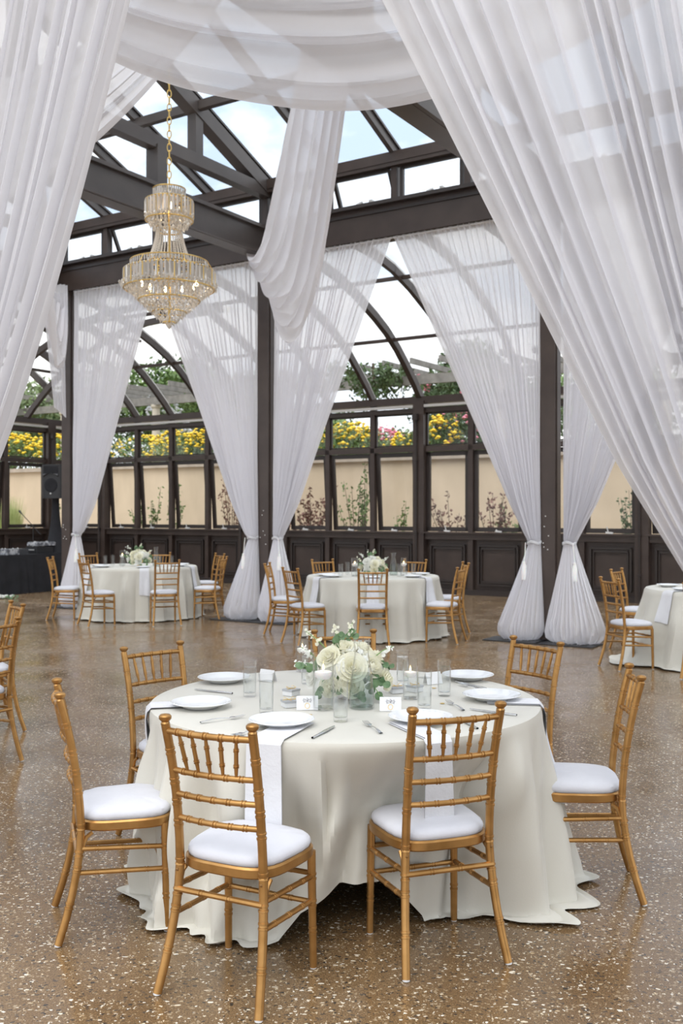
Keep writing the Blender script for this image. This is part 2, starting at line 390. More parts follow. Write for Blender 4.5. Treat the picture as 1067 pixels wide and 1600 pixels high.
for a in (-1,1):
    for q in (2.95,):
        b = MB(); b.bar(P(-13.3,NR+a*q,zroof(NR+q)-.06), P(4.3,NR+a*q,zroof(NR+q)-.06), .09, .12); b.build('purlin', M['roofsteel'], roof, False)
for i in range(17):
    s = -13.3+1.1*i
    for a in (-1,1):
        r_ = MB(); r_.bar(P(s,NR,ZR), P(s,NR+a*(N1-NR+.1),ZE-.02), .07, .11); r_.bar(P(s,NR,ZR+.08), P(s,NR+a*(N1-NR+.1),ZE+.06), .12, .03); r_.build('rafter', M['roofsteel'], roof, False)
for a in (-1,1):
    g_ = MB(); g_.add([P(-13.3,NR,ZR+.06),P(4.3,NR,ZR+.06),P(4.3,NR+a*(N1-NR+.1),ZE+.04),P(-13.3,NR+a*(N1-NR+.1),ZE+.04)], [(0,1,2,3)]); g_.build('roof_glass', M['pane'], roof, False)
# curved aisle roof: far side and end side
def rib(m, f, t, w=.085, h=.13):
    pts = [f(t, q, z) for q, z in PROF]
    for a, b in zip(pts, pts[1:]): m.bar(a, b + (b-a).normalized()*.02, w, h)
far = lambda t, q, z: P(t, N1+q*(NW-N1)/5.67, z)
end = lambda t, q, z: P(-13.3-q*(-13.3-SE)/5.67, t, z)
S_RIB = [-9.32+1.1*k for k in range(-9,13)]
for t in S_RIB:
    m = MB(); rib(m, far, t, .11 if abs((t+9.32)/4.4-round((t+9.32)/4.4)) < .01 else .08); m.build('rib', M['brown'], roof, False)
    m = MB(); rib(m, lambda t,q,z: far(t,q+.02,z+.09), t, .05, .04); m.build('rib_cap', M['alu'], roof, False)
E_RIB = [16.2-1.2*k for k in range(0,11)]
for t in E_RIB:
    m = MB(); rib(m, end, t, .09); m.build('rib', M['brown'], roof, False)
for q, z in ((2.87,5.57),(4.49,4.85)):
    m = MB(); m.bar(far(-18,q,z), far(5,q,z), .06, .06); m.build('glazing_bar', M['brown'], roof, False)
    m = MB(); m.bar(end(3,q,z), end(17,q,z), .06, .06); m.build('glazing_bar', M['brown'], roof, False)
for f, a, b in ((far,-18.0,4.3),(end,2.77,16.8)):
    m = MB(); m.grid(lambda i, j: f(a+(b-a)*i, PROF[min(10,round(j*10))][0], PROF[min(10,round(j*10))][1]+.07), 1, 10); m.build('roof_glass', M['pane'], roof)
# hip between the two curved roofs
m = MB()
pts = [P(-13.3-q*(-13.3-SE)/5.67, N1+q*(NW-N1)/5.67, z) for q, z in PROF]
for a, b_ in zip(pts, pts[1:]): m.bar(a, b_, .14, .15)
m.build('hip_rib', M['brown'], roof, False)
# panelled and glazed outer walls
wcount = [0]
def glazed(name, f, mods, fat, s0, s1, opens, flip=1):
    w = empty(name, kind='structure')
    along = (f(1,0,0)-f(0,0,0)).normalized(); outw = (f(0,1,0)-f(0,0,0)).normalized()
    def bar(m, t0, z0, t1, z1, wd, h, o=0): m.bar(f(t0,o,z0), f(t1,o,z1), wd, h, outw if t0 == t1 else Vector((0,0,1)))
    m = MB(); bar(m, s0,.05,s1,.05,.14,.10,-.01); m.build('base_rail', M['brown_rail'], w, False)
    m = MB(); bar(m, s0,1.13,s1,1.13,.16,.13); bar(m, s0,1.195,s1,1.195,.22,.03,-.03); m.build('sill_rail', M['brown'], w, False)
    m = MB(); bar(m, s0,2.85,s1,2.85,.12,.10); m.build('middle_rail', M['brown'], w, False)
    m = MB(); bar(m, s0,3.62,s1,3.62,.14,.09); bar(m, s0,3.82,s1,3.82,.20,.14); m.build('top_rail', M['brown'], w, False)
    m = MB(); m.bar(f(s0,-.09,3.70), f(s1,-.09,3.70), .06, .05); m.build('light_strip', M['alu'], w, False)
    m = MB(); m.add([f(s0,.03,.08),f(s1,.03,.08),f(s1,.03,1.1),f(s0,.03,1.1)], [(0,1,2,3)]); m.build('panel', M['brown'], w, False)
    for i, t in enumerate(mods):
        big = fat(t)
        m = MB(); bar(m, t,0,t,3.8,.24 if big else .10,.20 if big else .12,-.03 if big else 0)
        m.build('pilaster' if big else 'mullion', M['brown'], w, False)
        if big:
            m = MB(); m.tube([f(t-.03,-.17,.05),f(t-.03,-.17,3.45)], .018, 8); m.box(f(t-.03,-.19,3.48), (.10,.10,.12), Matrix.Rotation(ANG,3,'Z'))
            for zz in (.5,1.2,2.6): m.box(f(t-.03,-.17,zz), (.06,.05,.03), Matrix.Rotation(ANG,3,'Z'))
            m.build('conduit', M['brown_rail'], w, False)
    for i in range(len(mods)-1):
        a, b = mods[i], mods[i+1]
        if b <= a: a, b = b, a
        a += .12 if fat(mods[i]) or fat(a) else .05; b -= .12 if fat(b) else .05
        # wainscot moulding
        m = MB(); x0, x1, z0, z1 = a+.10, b-.10, .20, .95
        for g0, g1, wd in ((0,0,.035),(.055,.055,.018)):
            for q in (((x0+g0,z0+g0),(x1-g0,z0+g0)),((x0+g0,z1-g0),(x1-g0,z1-g0)),((x0+g0,z0+g0),(x0+g0,z1-g0)),((x1-g0,z0+g0),(x1-g0,z1-g0))):
                m.bar(f(q[0][0],-.005,q[0][1]), f(q[1][0],-.005,q[1][1]), wd, .035 if q[0][0] != q[1][0] else wd, outw if q[0][0] == q[1][0] else Vector((0,0,1)))
        m.build('moulding', M['brown_rail'], w, False)
        for row in (0,1):
            wcount[0] += 1
            we = empty('window_%d' % wcount[0], kind='structure')
            zb, zt, tl = (1.22, 2.79, 0) if row == 0 else (2.91, 3.57, 0)
            if row == 0 and opens(i, mods[i]): tl = .12
            def W(x, z): return f(x, .02+tl*(zt-z)/(zt-zb), z)
            bw = .085 if row == 0 else .03
            m = MB()
            for q in ((W(a,zb+bw/2),W(b,zb+bw/2)),(W(a,zt-bw/2),W(b,zt-bw/2))): m.bar(q[0], q[1], .05, bw)
            for x in (a+bw/2,b-bw/2): m.bar(W(x,zb), W(x,zt), bw, .05, outw)
            m.build('window_frame', M['brown_rail'], we, False)
            m = MB(); m.add([W(a+bw,zb+bw),W(b-bw,zb+bw),W(b-bw,zt-bw),W(a+bw,zt-bw)], [(0,1,2,3)]); m.build('pane', M['pane'], we, False)
            if row == 0:
                m = MB(); xm = (a+b)/2+R.uniform(-.03,.05); m.bar(f(xm-.07,-.06,1.235), f(xm+.06,-.06,1.225), .03, .03); m.bar(f(xm-.03,-.05,1.23), f(xm-.05,-.07,1.235+(.10 if R.random()<.5 else .03)), .015, .015)
                m.build('crank_handle', M['latch'], we, False)
isfat = lambda t: abs((t+9.32)/4.4-round((t+9.32)/4.4)) < .01
mods = [-9.32+1.1*k for k in range(-9,8)]
glazed('wall_back', lambda t,o,z: P(t,NW+o,z), mods, isfat, SE, 3.0, lambda i,t: (-15.0 < t < -9.5) or (-5.0<t<-3.9) or t < -15.5)
emods = [16.9-1.32*k for k in range(0,10)][::-1]
glazed('wall_left', lambda t,o,z: P(SE-o,t,z), emods, lambda t: abs(t-16.9)<.01 or abs(t-11.62)<.01, 4, NW, lambda i,t: i % 3 == 1)

# ------------------------------------------------------------------ outside: retaining wall, slope, plants, pergola
ow = empty('wall_outside', kind='structure')
m = MB(); m.bar(P(-28,21.6,1.45), P(14,21.6,1.45), .3, 2.9); m.bar(P(-27.9,4,1.45), P(-27.9,21.6,1.45), .3, 2.9); m.build('retaining_wall', M['stucco'], ow, False)
m = MB(); m.bar(P(-28,21.55,2.93), P(14,21.55,2.93), .42, .12); m.bar(P(-27.85,4,2.93), P(-27.85,21.6,2.93), .42, .12); m.build('coping', M['cap'], ow, False)
m = MB(); m.add([P(-28.05,21.75,2.75),P(16,21.75,2.75),P(20,60,4.2),P(-60,60,4.2),P(-60,-10,4.2),P(-28.05,-10,2.75)], [(0,1,2,3),(0,3,4,5)]); tag(m.build('ground_slope', M['earth'], smooth=False), kind='structure')
def leaves(m, c, rad, n, size, rng, shell=.55, flat=1.0):
    c = Vector(c)
    for _ in range(n):
        d = Vector((rng.gauss(0,1), rng.gauss(0,1), rng.gauss(0,1))).normalized(); r = shell+(1-shell)*rng.random()
        if rng.random() < .25: r = rng.random()
        p = c+Vector((d.x*rad[0]*r, d.y*rad[1]*r, d.z*rad[2]*r))
        a = Vector((rng.uniform(-1,1), rng.uniform(-1,1), rng.uniform(-1,1))).normalized(); b = a.cross(Vector((rng.uniform(-1,1), rng.uniform(-1,1), rng.uniform(-1,1)))).normalized()
        L = size*rng.uniform(.6,1.3); W = L*.45*flat
        m.add([p-a*L*.5, p+b*W*.5, p+a*L*.5, p-b*W*.5], [(0,1,2,3)])
def blobs(m, c, rad, n, size, rng, low=-1):
    c = Vector(c)
    for _ in range(n):
        d = Vector((rng.gauss(0,1), rng.gauss(0,1), rng.gauss(0,1))).normalized()
        if d.z < low: d.z = -d.z
        p = c+Vector((d.x*rad[0], d.y*rad[1], d.z*rad[2]))*rng.uniform(.85,1.08); r = size*rng.uniform(.6,1.2)
        m.add([p+Vector(v)*r for v in ((1,0,0),(-1,0,0),(0,1,0),(0,-1,0),(0,0,.7),(0,0,-.7))], [(0,2,4),(2,1,4),(1,3,4),(3,0,4),(2,0,5),(1,2,5),(3,1,5),(0,3,5)])
def uvn(u, n):
    """ground point on the view ray through column u of the photograph at building depth n"""
    k = (u-533.5)/F; s = (k*DN[1]*n-DN[0]*n)/(DS[0]-k*DS[1]); return s
def bush(u, n, w, h, mt, fmat=None, nf=0, fs=.06, label='', z0=2.75, nl=1500, ls=.11, name='flowering_bush', cat='bush'):
    s = uvn(u, n); p = P(s, n, z0); rng = random.Random(int(u*13+n*7))
    e = empty(name, p, 0, label, cat)
    m = MB()
    for k in range(5):
        off = Vector((rng.uniform(-.35,.35)*w, rng.uniform(-.3,.3)*w, h*(.4+rng.uniform(-.1,.2)))); leaves(m, off, (w*.38,w*.38,h*.42), nl//5, ls, rng)
    m.build('foliage', M[mt], e, False)
    st = MB()
    for k in range(5):
        st.tube([(0,0,-.05),(rng.uniform(-.1,.1)*w,rng.uniform(-.1,.1)*w,h*.3),(rng.uniform(-.3,.3)*w,rng.uniform(-.3,.3)*w,h*.7)], [.03,.02,.01], 5)
    st.build('stem', M['bark'], e)
    if fmat:
        m = MB(); blobs(m, (0,0,h*.45), (w*.55,w*.55,h*.48), nf, fs, rng, -.3); blobs(m, (0,0,h*.5), (w*.35,w*.4,h*.38), nf//3, fs, rng, -.3)
        m.build('blossom', M[fmat], e)['kind'] = 'stuff'
    return e
Y_, G1, G2 = 'yellowflower', 'leaf1', 'leaf2'
bush(545, 22.6, 1.5, 1.35, G1, Y_, 120, .07, 'yellow flowering bush behind the wall, left pane of the middle bay')
bush(600, 23.4, 1.3, 1.25, 'leaf3', 'pinkflower', 110, .05, 'pink speckled bush behind the wall between two yellow ones')
bush(632, 22.6, 1.0, 1.0, 'leaf3', Y_, 70, .06, 'smaller yellow flowering bush just left of the middle bay pilaster')
bush(690, 22.7, 1.0, 1.4, G1, Y_, 90, .07, 'yellow flowering bush behind the wall just right of the pilaster')
bush(722, 23.3, 1.5, 1.6, G2, 'pinkflower', 30, .08, 'dark green bush with a few pink blooms behind the wall')
bush(225, 22.8, 1.9, 1.3, G1, Y_, 90, .065, 'yellow flowering bush behind the wall, left end of the second bay')
bush(282, 22.6, 1.7, 1.4, 'leaf3', Y_, 95, .07, 'yellow flowering bush behind the wall, middle of the second bay')
bush(330, 22.9, 1.5, 1.5, G2, Y_, 80, .06, 'yellow flowering bush behind the wall beside the second bay curtain')
def ubush(u, Y, w, h, mt, fm, nf, fs, label, **k):
    p = px(u, 800, Y); s = p.x*DS[0]+p.y*DS[1]; n = p.x*DN[0]+p.y*DN[1]; return bush(u, n, w, h, mt, fm, nf, fs, label, **k)
ubush(30, 35, 2.4, 1.7, G1, Y_, 120, .08, 'broad yellow flowering bush beyond the window at far left')
ubush(92, 34, 2.0, 1.7, G1, Y_, 110, .08, 'yellow flowering bush seen just left of the leftmost column')
# small plants at the foot of the wall
def sprig(u, n, h, mt, label, nst=5, z0=-.05, spread=.35, ls=.09):
    h *= 1.18 if u > 400 else 1.34
    s = uvn(u, n); rng = random.Random(int(u*3+n*11)); e = empty('garden_plant', P(s,n,z0), 0, label, 'plant')
    m = MB(); st = MB()
    for k in range(nst):
        a = rng.uniform(0,2*PI); tip = Vector((math.cos(a)*spread*rng.uniform(.3,1), math.sin(a)*spread*rng.uniform(.3,1), h*rng.uniform(.7,1)))
        pts = [Vector((0,0,0)), tip*.5+Vector((0,0,h*.12)), tip]; st.tube(pts, [.014,.009,.004], 5)
        for q in range(38):
            t = rng.uniform(.2,1); c = pts[1]*(2*t) if t < .5 else pts[1].lerp(pts[2], t*2-1); leaves(m, c+Vector((rng.uniform(-.07,.07),rng.uniform(-.07,.07),0)), (.02,.02,.02), 2, ls, rng)
    m.build('foliage', M[mt], e, False); st.build('stem', M['bark'], e)
sprig(556, 19.8, 2.05, 'leaf1', 'leafy green shrub against the tan wall in the left open window', 7, -.05, .5)
sprig(570, 19.6, 2.5, 'leaf1', 'tall thin green plant at the gap between the two open windows', 5, -.05, .25)
sprig(625, 20.2, 1.75, 'leaf1', 'small leafy sprig low in the right open window', 4, -.05, .2)
sprig(705, 20.2, 1.85, 'maroonleaf', 'reddish twiggy shrub low in the window right of the pilaster', 7, -.05, .7)
sprig(772, 20.0, 1.95, 'maroonleaf', 'reddish shrub in the window beside the right curtain', 8, -.05, .5)
sprig(800, 20.4, 1.6, 'leaf3', 'pale green low shrub in the window beside the right curtain', 8, -.05, .6)
sprig(485, 20.0, 2.0, 'maroonleaf', 'reddish bushy shrub behind the window left of the middle table', 10, -.05, .8, .11)
sprig(218, 20.0, 1.75, 'leaf1', 'small green plant in the first open window of the second bay', 4, -.05, .4)
sprig(240, 20.0, 1.85, 'leaf1', 'green plant beside the mullion in the second bay', 4, -.05, .3)
sprig(272, 20.1, 1.9, 'leaf1', 'bushy sprig low in the second open window of the second bay', 5, -.05, .3)
sprig(362, 20.1, 2.0, 'maroonleaf', 'dark twiggy shrub at the right window of the second bay', 6, -.05, .4)
sprig(990, 20.0, 1.9, 'leaf2', 'dark leafy shrub in the window at far right', 6, -.05, .4)
sprig(85, 20.9, 1.7, 'leaf1', 'small green plant behind the window beside the speaker stand', 5, -.05, .3)
# grass clump at left
e = empty('ornamental_grass', px(13, 820, 27.5)-Vector((0,0,1.3)), 0, 'tall pale ornamental grass clump outside the far left window', 'grass clump', None)
m = MB(); rng = random.Random(5)
for k in range(700):
    a = rng.uniform(0,2*PI); L = rng.uniform(.9,2.2); r = rng.uniform(.15,.55); b0 = Vector((math.cos(a)*.15,math.sin(a)*.15,0)); t = Vector((math.cos(a)*r,math.sin(a)*r,L)); w = Vector((-math.sin(a),math.cos(a),0))*.012
    mid = b0.lerp(t,.6)+Vector((0,0,.12)); m.add([b0-w,b0+w,mid+w,mid-w,t], [(0,1,2,3),(3,2,4)])
m.build('blade', M['grassy'], e, False)['kind'] = 'stuff'
# trees
def tree(p, h, w, mt, label, nl=5200, ls=.27, tz=.42, seed=0, name='garden_tree'):
    rng = random.Random(seed); e = empty(name, p, 0, label, 'tree')
    m = MB()
    for k in range(9):
        leaves(m, (rng.uniform(-.32,.32)*w, rng.uniform(-.32,.32)*w, h*(tz+rng.uniform(-.2,.25))), (w*.3,w*.3,h*.2), nl//9, ls, rng)
    m.build('crown', M[mt], e, False)
    t = MB(); t.tube([(0,0,-.5),(.05,0,h*.3),(-.05,.05,h*.7)], [.14,.1,.05], 7)
    for k in range(4): t.tube([(0,0,h*.3),(rng.uniform(-.3,.3)*w,rng.uniform(-.3,.3)*w,h*.7)], [.06,.02], 6)
    t.build('trunk', M['bark'], e); return e
def at(u, Y, z): q = px(u, 800, Y); return Vector((q.x, q.y, z))
tree(at(20,38,3.2), 4.6, 5.0, 'leaf3', 'pale green tree behind the far left window', seed=1)
tree(at(75,43,3.2), 5.2, 5.5, 'leaf2', 'dark tree behind the cream post at far left', seed=2)
tree(at(235,44,3.4), 5.6, 5.5, 'leaf1', 'green tree behind the left end of the second bay', seed=3)
tree(at(290,46,3.4), 7.2, 4.5, 'leaf2', 'tall dark tree behind the second bay near the curtain', seed=4)
tree(at(345,42,3.4), 5.0, 4.5, 'leaf1', 'green tree half hidden by the curtain left of the middle column', seed=5)
tree(at(480,46,3.4), 5.4, 5.0, 'leaf1', 'green tree behind the middle bay left curtain', seed=6)
tree(at(735,36,3.2), 5.6, 4.0, 'leaf2', 'dark tree behind the middle bay right curtain', seed=7)
tree(at(820,44,3.2), 6.0, 6.0, 'leaf1', 'green tree beyond the right column', seed=8)
tree(at(1000,40,3.2), 6.0, 6.0, 'leaf1', 'green tree beyond the windows at far right', seed=9)
tree(at(640,60,3.6), 3.4, 9.0, 'leaf1', 'distant low tree behind the flowering bushes of the middle bay', seed=10)
# pink myrtle
e = tree(at(688,30,2.8), 3.2, 1.8, 'leaf2', 'pink flowering tree right of the big curved rib', 700, .14, .6, 11, 'flowering_tree')
m = MB(); rng = random.Random(3)
for k in range(9):
    c = Vector((rng.uniform(-.8,.8), rng.uniform(-.6,.6), rng.uniform(1.5,3.0))); blobs(m, c, (.10,.10,.2), 16, .05, rng)
m.build('blossom', M['pinkflower'], e)['kind'] = 'stuff'
e = tree(at(262,36,2.9), 3.2, 1.8, 'leaf1', 'white flowering shrub behind the second bay', 700, .14, .6, 12, 'flowering_shrub')
m = MB()
for k in range(12):
    c = Vector((rng.uniform(-.8,.8), rng.uniform(-.6,.6), rng.uniform(1.2,2.8))); blobs(m, c, (.2,.2,.2), 18, .08, rng)
m.build('blossom', M['whitebloom'], e)['kind'] = 'stuff'
# pergola with a hanging vine
pg = empty('pergola', P(uvn(600,25),25,2.8), ANG, 'grey timber pergola with beams seen through the curved glass roof', 'pergola')
m = MB()
for dy, z in ((0,2.55),(1.8,2.85)): m.box((-3,dy,z), (26,.12,.26))
m.build('beam', M['pergola'], pg, False)
m = MB()
for k in range(30): m.box((-15+k*.9,.9,3.02), (.06,3.0,.16))
m.build('slat', M['pergola'], pg, False)
for x in (-13.5,-9,-4.5,3.6,8):
    m = MB(); m.lathe([(.2,-.1),(.2,.2),(.15,.25),(.13,2.3),(.18,2.36),(.18,2.44)], (x,.1,0), 14); m.build('post', M['creamstone'], pg)
v = empty('hanging_vine', at(583,28,2.9), 0, 'dark hanging vine under the pergola in the middle bay', 'vine')
m = MB(); rng = random.Random(8)
for k in range(34):
    x, y = rng.uniform(-1.15,1.0), rng.uniform(-.5,.8); top = 2.9; L = rng.uniform(.5,1.6)*(1.35-abs(x)*.7)
    leaves(m, (x,y,top-L/2), (.24,.24,L/2), 60, .15, rng, .2)
m.build('foliage', M['leaf2'], v, False)
m = MB(); m.tube([(0,.1,-.2),(.1,.1,1.2),(0,.1,2.9)], [.06,.05,.04], 7); m.tube([(.1,.1,1.2),(-.5,0,2.6)], .03, 6); m.build('stem', M['bark'], v)

# ------------------------------------------------------------------ curtains
def curtain(sc, n, side, far_top, label, ztop=5.36, NP=24, seed=1, bow=0, mt='sheer', pool=None, near_top=None, amp=1.0, nu=240, nvv=80, tie=None, tassel=1, off0=.10):
    tie = tie or ((.22,.42) if side > 0 else (.08,.27)); near_top = (.21 if side > 0 else .09) if near_top is None else near_top; pool = pool or ((.0,.70) if side > 0 else (.03,.62))
    e = empty('sheer_curtain', P(sc+side*.3,n,0), 0, label, 'curtain'); base = P(sc+side*.3,n,0)
    rng = random.Random(seed); ZT = 1.22; ph = rng.uniform(0,9)
    # irregular pleat phase along the width
    K = 512; acc = [0]
    for i in range(K): acc.append(acc[-1]+.45+1.1*abs(nz(i/K*NP*.45+seed*7.3, 2.2))*2)
    acc = [2*PI*NP*x/acc[-1] for x in acc]
    def fn(a, b):
        z = ztop*(1-b) if b < .93 else ztop*(1-b)
        z = ztop*(1-b)
        if z > ZT:
            q = (z-ZT)/(ztop-ZT)
            w0 = tie[0]+(near_top-tie[0])*sm(q*3); w1 = tie[1]+(far_top-tie[1])*q+bow*1.1*q**.3*(1-q)**1.5
            if q < .12: w1 -= (tie[1]*.12)*(1-q/.12)
            A = .022+.02*min(1,(1-q)*1.5); A *= 1-.45*max(0,1-q*7); bul = .07*(1-q)**3
        else:
            q = (ZT-z)/ZT; qs = min(1, (q/.86)**1.08)
            w0 = tie[0]+(pool[0]-tie[0])*qs; w1 = (tie[1]-tie[1]*.12)+(pool[1]-tie[1]*.88)*qs
            A = .012+.04*q; bul = .07+.24*qs
            if z < .16: sh = (1-z/.16)**2*.09; w0 += sh; w1 -= sh; bul -= sh
        fi = acc[min(K, int(a*K))]; fr_ = a*K-int(a*K); fi += (acc[min(K,int(a*K)+1)]-fi)*fr_
        sway = 1.6*nz(a*5+seed, z*.35)+.5*nz(a*14, z*1.1, seed)
        if z < ZT: fi *= .55; 
        pl = math.sin(fi+sway)+.35*math.sin(2.3*fi+1.7+sway*2)
        off = -A*amp*pl*(.75+.8*abs(nz(a*8+seed, z*.3, 5)))
        if z < .45: off += .05*nz(a*9, z*9, seed)*(1-z/.45)*2
        ww = w0+(w1-w0)*a+(w1-w0)/NP*.22*math.cos(fi+sway)*(1 if 0.02 < a < .98 else 0)
        if z > ztop-.10: hh = (z-(ztop-.10))/.10; off = off*(1-.3*hh)+.012*math.sin(a*NP*23+seed)
        u_ = 2*a-1
        return P(sc+side*ww, n-off0-bul*math.sqrt(max(0,1-u_*u_))+off, max(.012, z))-base
    m = MB(); m.grid(fn, nu, nvv); m.build('curtain_panel', M[mt], e)
    # header tape
    m = MB(); m.tube([P(sc+side*near_top,n-off0,ztop-.03)-base, P(sc+side*far_top,n-off0,ztop-.03)-base], .014, 8); m.build('curtain_rod', M['white_plastic'], e)
    # tie band
    m = MB(); c = P(sc+side*(tie[0]+tie[1]*.88)/2, n-off0-.03, ZT)-base; wv = (tie[1]*.88-tie[0])/2
    pts = []
    for k in range(25):
        t = 2*PI*k/24; d = P(math.cos(t)*(wv+.004), math.sin(t)*.085, 0)-P(0,0,0); pts.append(c+d+Vector((0,0,.012*math.sin(3*t))))
    for dz in (-.008,.008): m.tube([p+Vector((0,0,dz)) for p in pts], .008, 6, False)
    m.build('tieback', M['napkin'], e)
    if tassel:
        m = MB(); t0 = c+P(side*(wv+.0), -.09, 0)-P(0,0,0)
        m.tube([t0, t0+Vector((.01*side,-.02,-.14)), t0+Vector((.02*side,-.02,-.24))], .006, 6)
        tb = t0+Vector((.02*side,-.02,-.24)); m.lathe([(.0,.01),(.022,-.0),(.018,-.02),(.028,-.04),(.036,-.22),(.0,-.22)], tb, 14)
        m.build('tassel', M['wax'], e)
    m = MB(); m.box(P(sc+side*.34, n-.28, .008)-base, (.72,.42,.014), Matrix.Rotation(ANG,3,'Z')); m.build('base_plate', M['blackplastic'], e, False)
    return e
hw = 2.2
curtain(-13.1, N1, 1, 2.1, 'white curtain right of the leftmost column, tied low behind the left table', seed=11, bow=.1)
curtain(-8.9, N1, -1, 2.2, 'white curtain hanging left of the middle column, tied at waist height', seed=12, bow=.1)
curtain(-8.9, N1, 1, 2.2, 'white curtain hanging right of the middle column behind the middle table', seed=13)
curtain(-4.49, N1, -1, 2.2, 'white curtain left of the right column, pooled on a black base', seed=14)
curtain(-4.49, N1, 1, 2.2, 'white curtain right of the right column, half hidden by the big near curtain', seed=15, pool=(.0,.76))
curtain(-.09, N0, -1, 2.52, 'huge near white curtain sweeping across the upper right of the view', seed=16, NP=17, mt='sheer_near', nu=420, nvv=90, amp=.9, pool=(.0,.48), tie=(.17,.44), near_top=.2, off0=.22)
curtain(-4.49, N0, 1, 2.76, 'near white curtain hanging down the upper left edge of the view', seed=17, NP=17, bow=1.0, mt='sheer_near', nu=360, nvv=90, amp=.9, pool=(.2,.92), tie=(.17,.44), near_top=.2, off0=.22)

# ------------------------------------------------------------------ swags
def swag(a, b, S1, S2, label, wid=.35, seed=1, rows=60, n=90, tail=None, gather=.06, pw=1.0, mt='sheer_swag'):
    a, b = Vector(a), Vector(b); d = Vector((b.x-a.x, b.y-a.y, 0)).normalized(); side = Vector((-d.y, d.x, 0))
    e = empty('swag_drape', a, 0, label, 'swag')
    def fn(t, r):
        # r=0 upper row, r=1 lowest row
        g_ = math.sin(PI*min(max(t,0),1))**.6
        S = S1+(S2-S1)*r
        p = a.lerp(b, t)+Vector((0,0,-S*max(0,4*t*(1-t))**pw))
        lat = math.cos(r*PI*.95)*wid*(gather+(1-gather)*g_)
        fold = math.sin(r*2*PI*6.5+1.2*nz(t*2.2,seed)*3+seed)+.5*math.sin(r*2*PI*11+seed*2+nz(t*3,seed+4)*4)
        p += side*(lat+.035*fold*(.35+g_)) + Vector((0,0,.035*fold*math.sin(r*PI*.9)*(.2+g_)+.02*nz(t*9,r*4,seed)))
        return p-a
    m = MB(); m.grid(lambda i, j: fn(i, j), n, rows); m.build('swag_cloth', M[mt], e)
    if tail:
        m = MB(); m.grid(lambda i, j: Vector((-.02+.36*(i-.5)*(1-.45*j)+.12*j, .03*math.sin(i*16+seed)-.28, -.2-tail*j-(.18*i*j)))+P(0,0,0)*0, 40, 30); m.build('swag_tail', M['sheer_swag'], e)
    return e
C1 = P(-4.49,NR,8.1); C0 = P(-8.9,NR,8.1); C2 = P(-.09,NR,8.1)
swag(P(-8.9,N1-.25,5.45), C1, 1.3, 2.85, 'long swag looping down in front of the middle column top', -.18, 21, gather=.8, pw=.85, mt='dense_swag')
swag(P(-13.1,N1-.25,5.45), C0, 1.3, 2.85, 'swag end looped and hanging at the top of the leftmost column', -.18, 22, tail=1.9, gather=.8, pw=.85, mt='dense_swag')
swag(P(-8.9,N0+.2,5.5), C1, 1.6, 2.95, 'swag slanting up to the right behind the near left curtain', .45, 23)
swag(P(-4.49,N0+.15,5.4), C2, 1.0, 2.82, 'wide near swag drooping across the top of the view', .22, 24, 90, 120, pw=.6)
# ------------------------------------------------------------------ gold bamboo-turned chairs
def bamboo(m, pts, r, rings, seg=10, taper=None, rr=1.13):
    pts = [Vector(p) for p in pts]; L = [0]
    for a, b in zip(pts, pts[1:]): L.append(L[-1]+(b-a).length)
    T = L[-1]
    def at_(d):
        d = max(0, min(T, d))
        for i in range(len(pts)-1):
            if d <= L[i+1]+1e-9: return pts[i].lerp(pts[i+1], (d-L[i])/max(1e-9, L[i+1]-L[i]))
        return pts[-1]
    st = {0.0: 1, T: 1}
    for l in L[1:-1]: st[l] = 1
    for g_ in rings:
        d = g_*T
        for k, q in ((-.0125,1),(-.0115,rr),(-.0050,rr),(-.0038,.95),(.0038,.95),(.0050,rr),(.0115,rr),(.0125,1)):
            st[d+k*(r/.015 if r < .012 else 1)] = q
    ks = sorted(k for k in st if 0 <= k <= T)
    tp = taper or (lambda t: 1)
    m.tube([at_(k) for k in ks], [r*st[k]*tp(k/T) for k in ks], seg)
def superell(t, a, b, n=3.2):
    c, s_ = math.cos(t), math.sin(t)
    return (a*math.copysign(abs(c)**(2/n), c), b*math.copysign(abs(s_)**(2/n), s_))
def smooth3(p0, p1, p2, k=7):
    out = []
    for i in range(k):
        t = i/(k-1); out.append(p0*(1-t)**2+p1*2*t*(1-t)+p2*t*t)
    return out
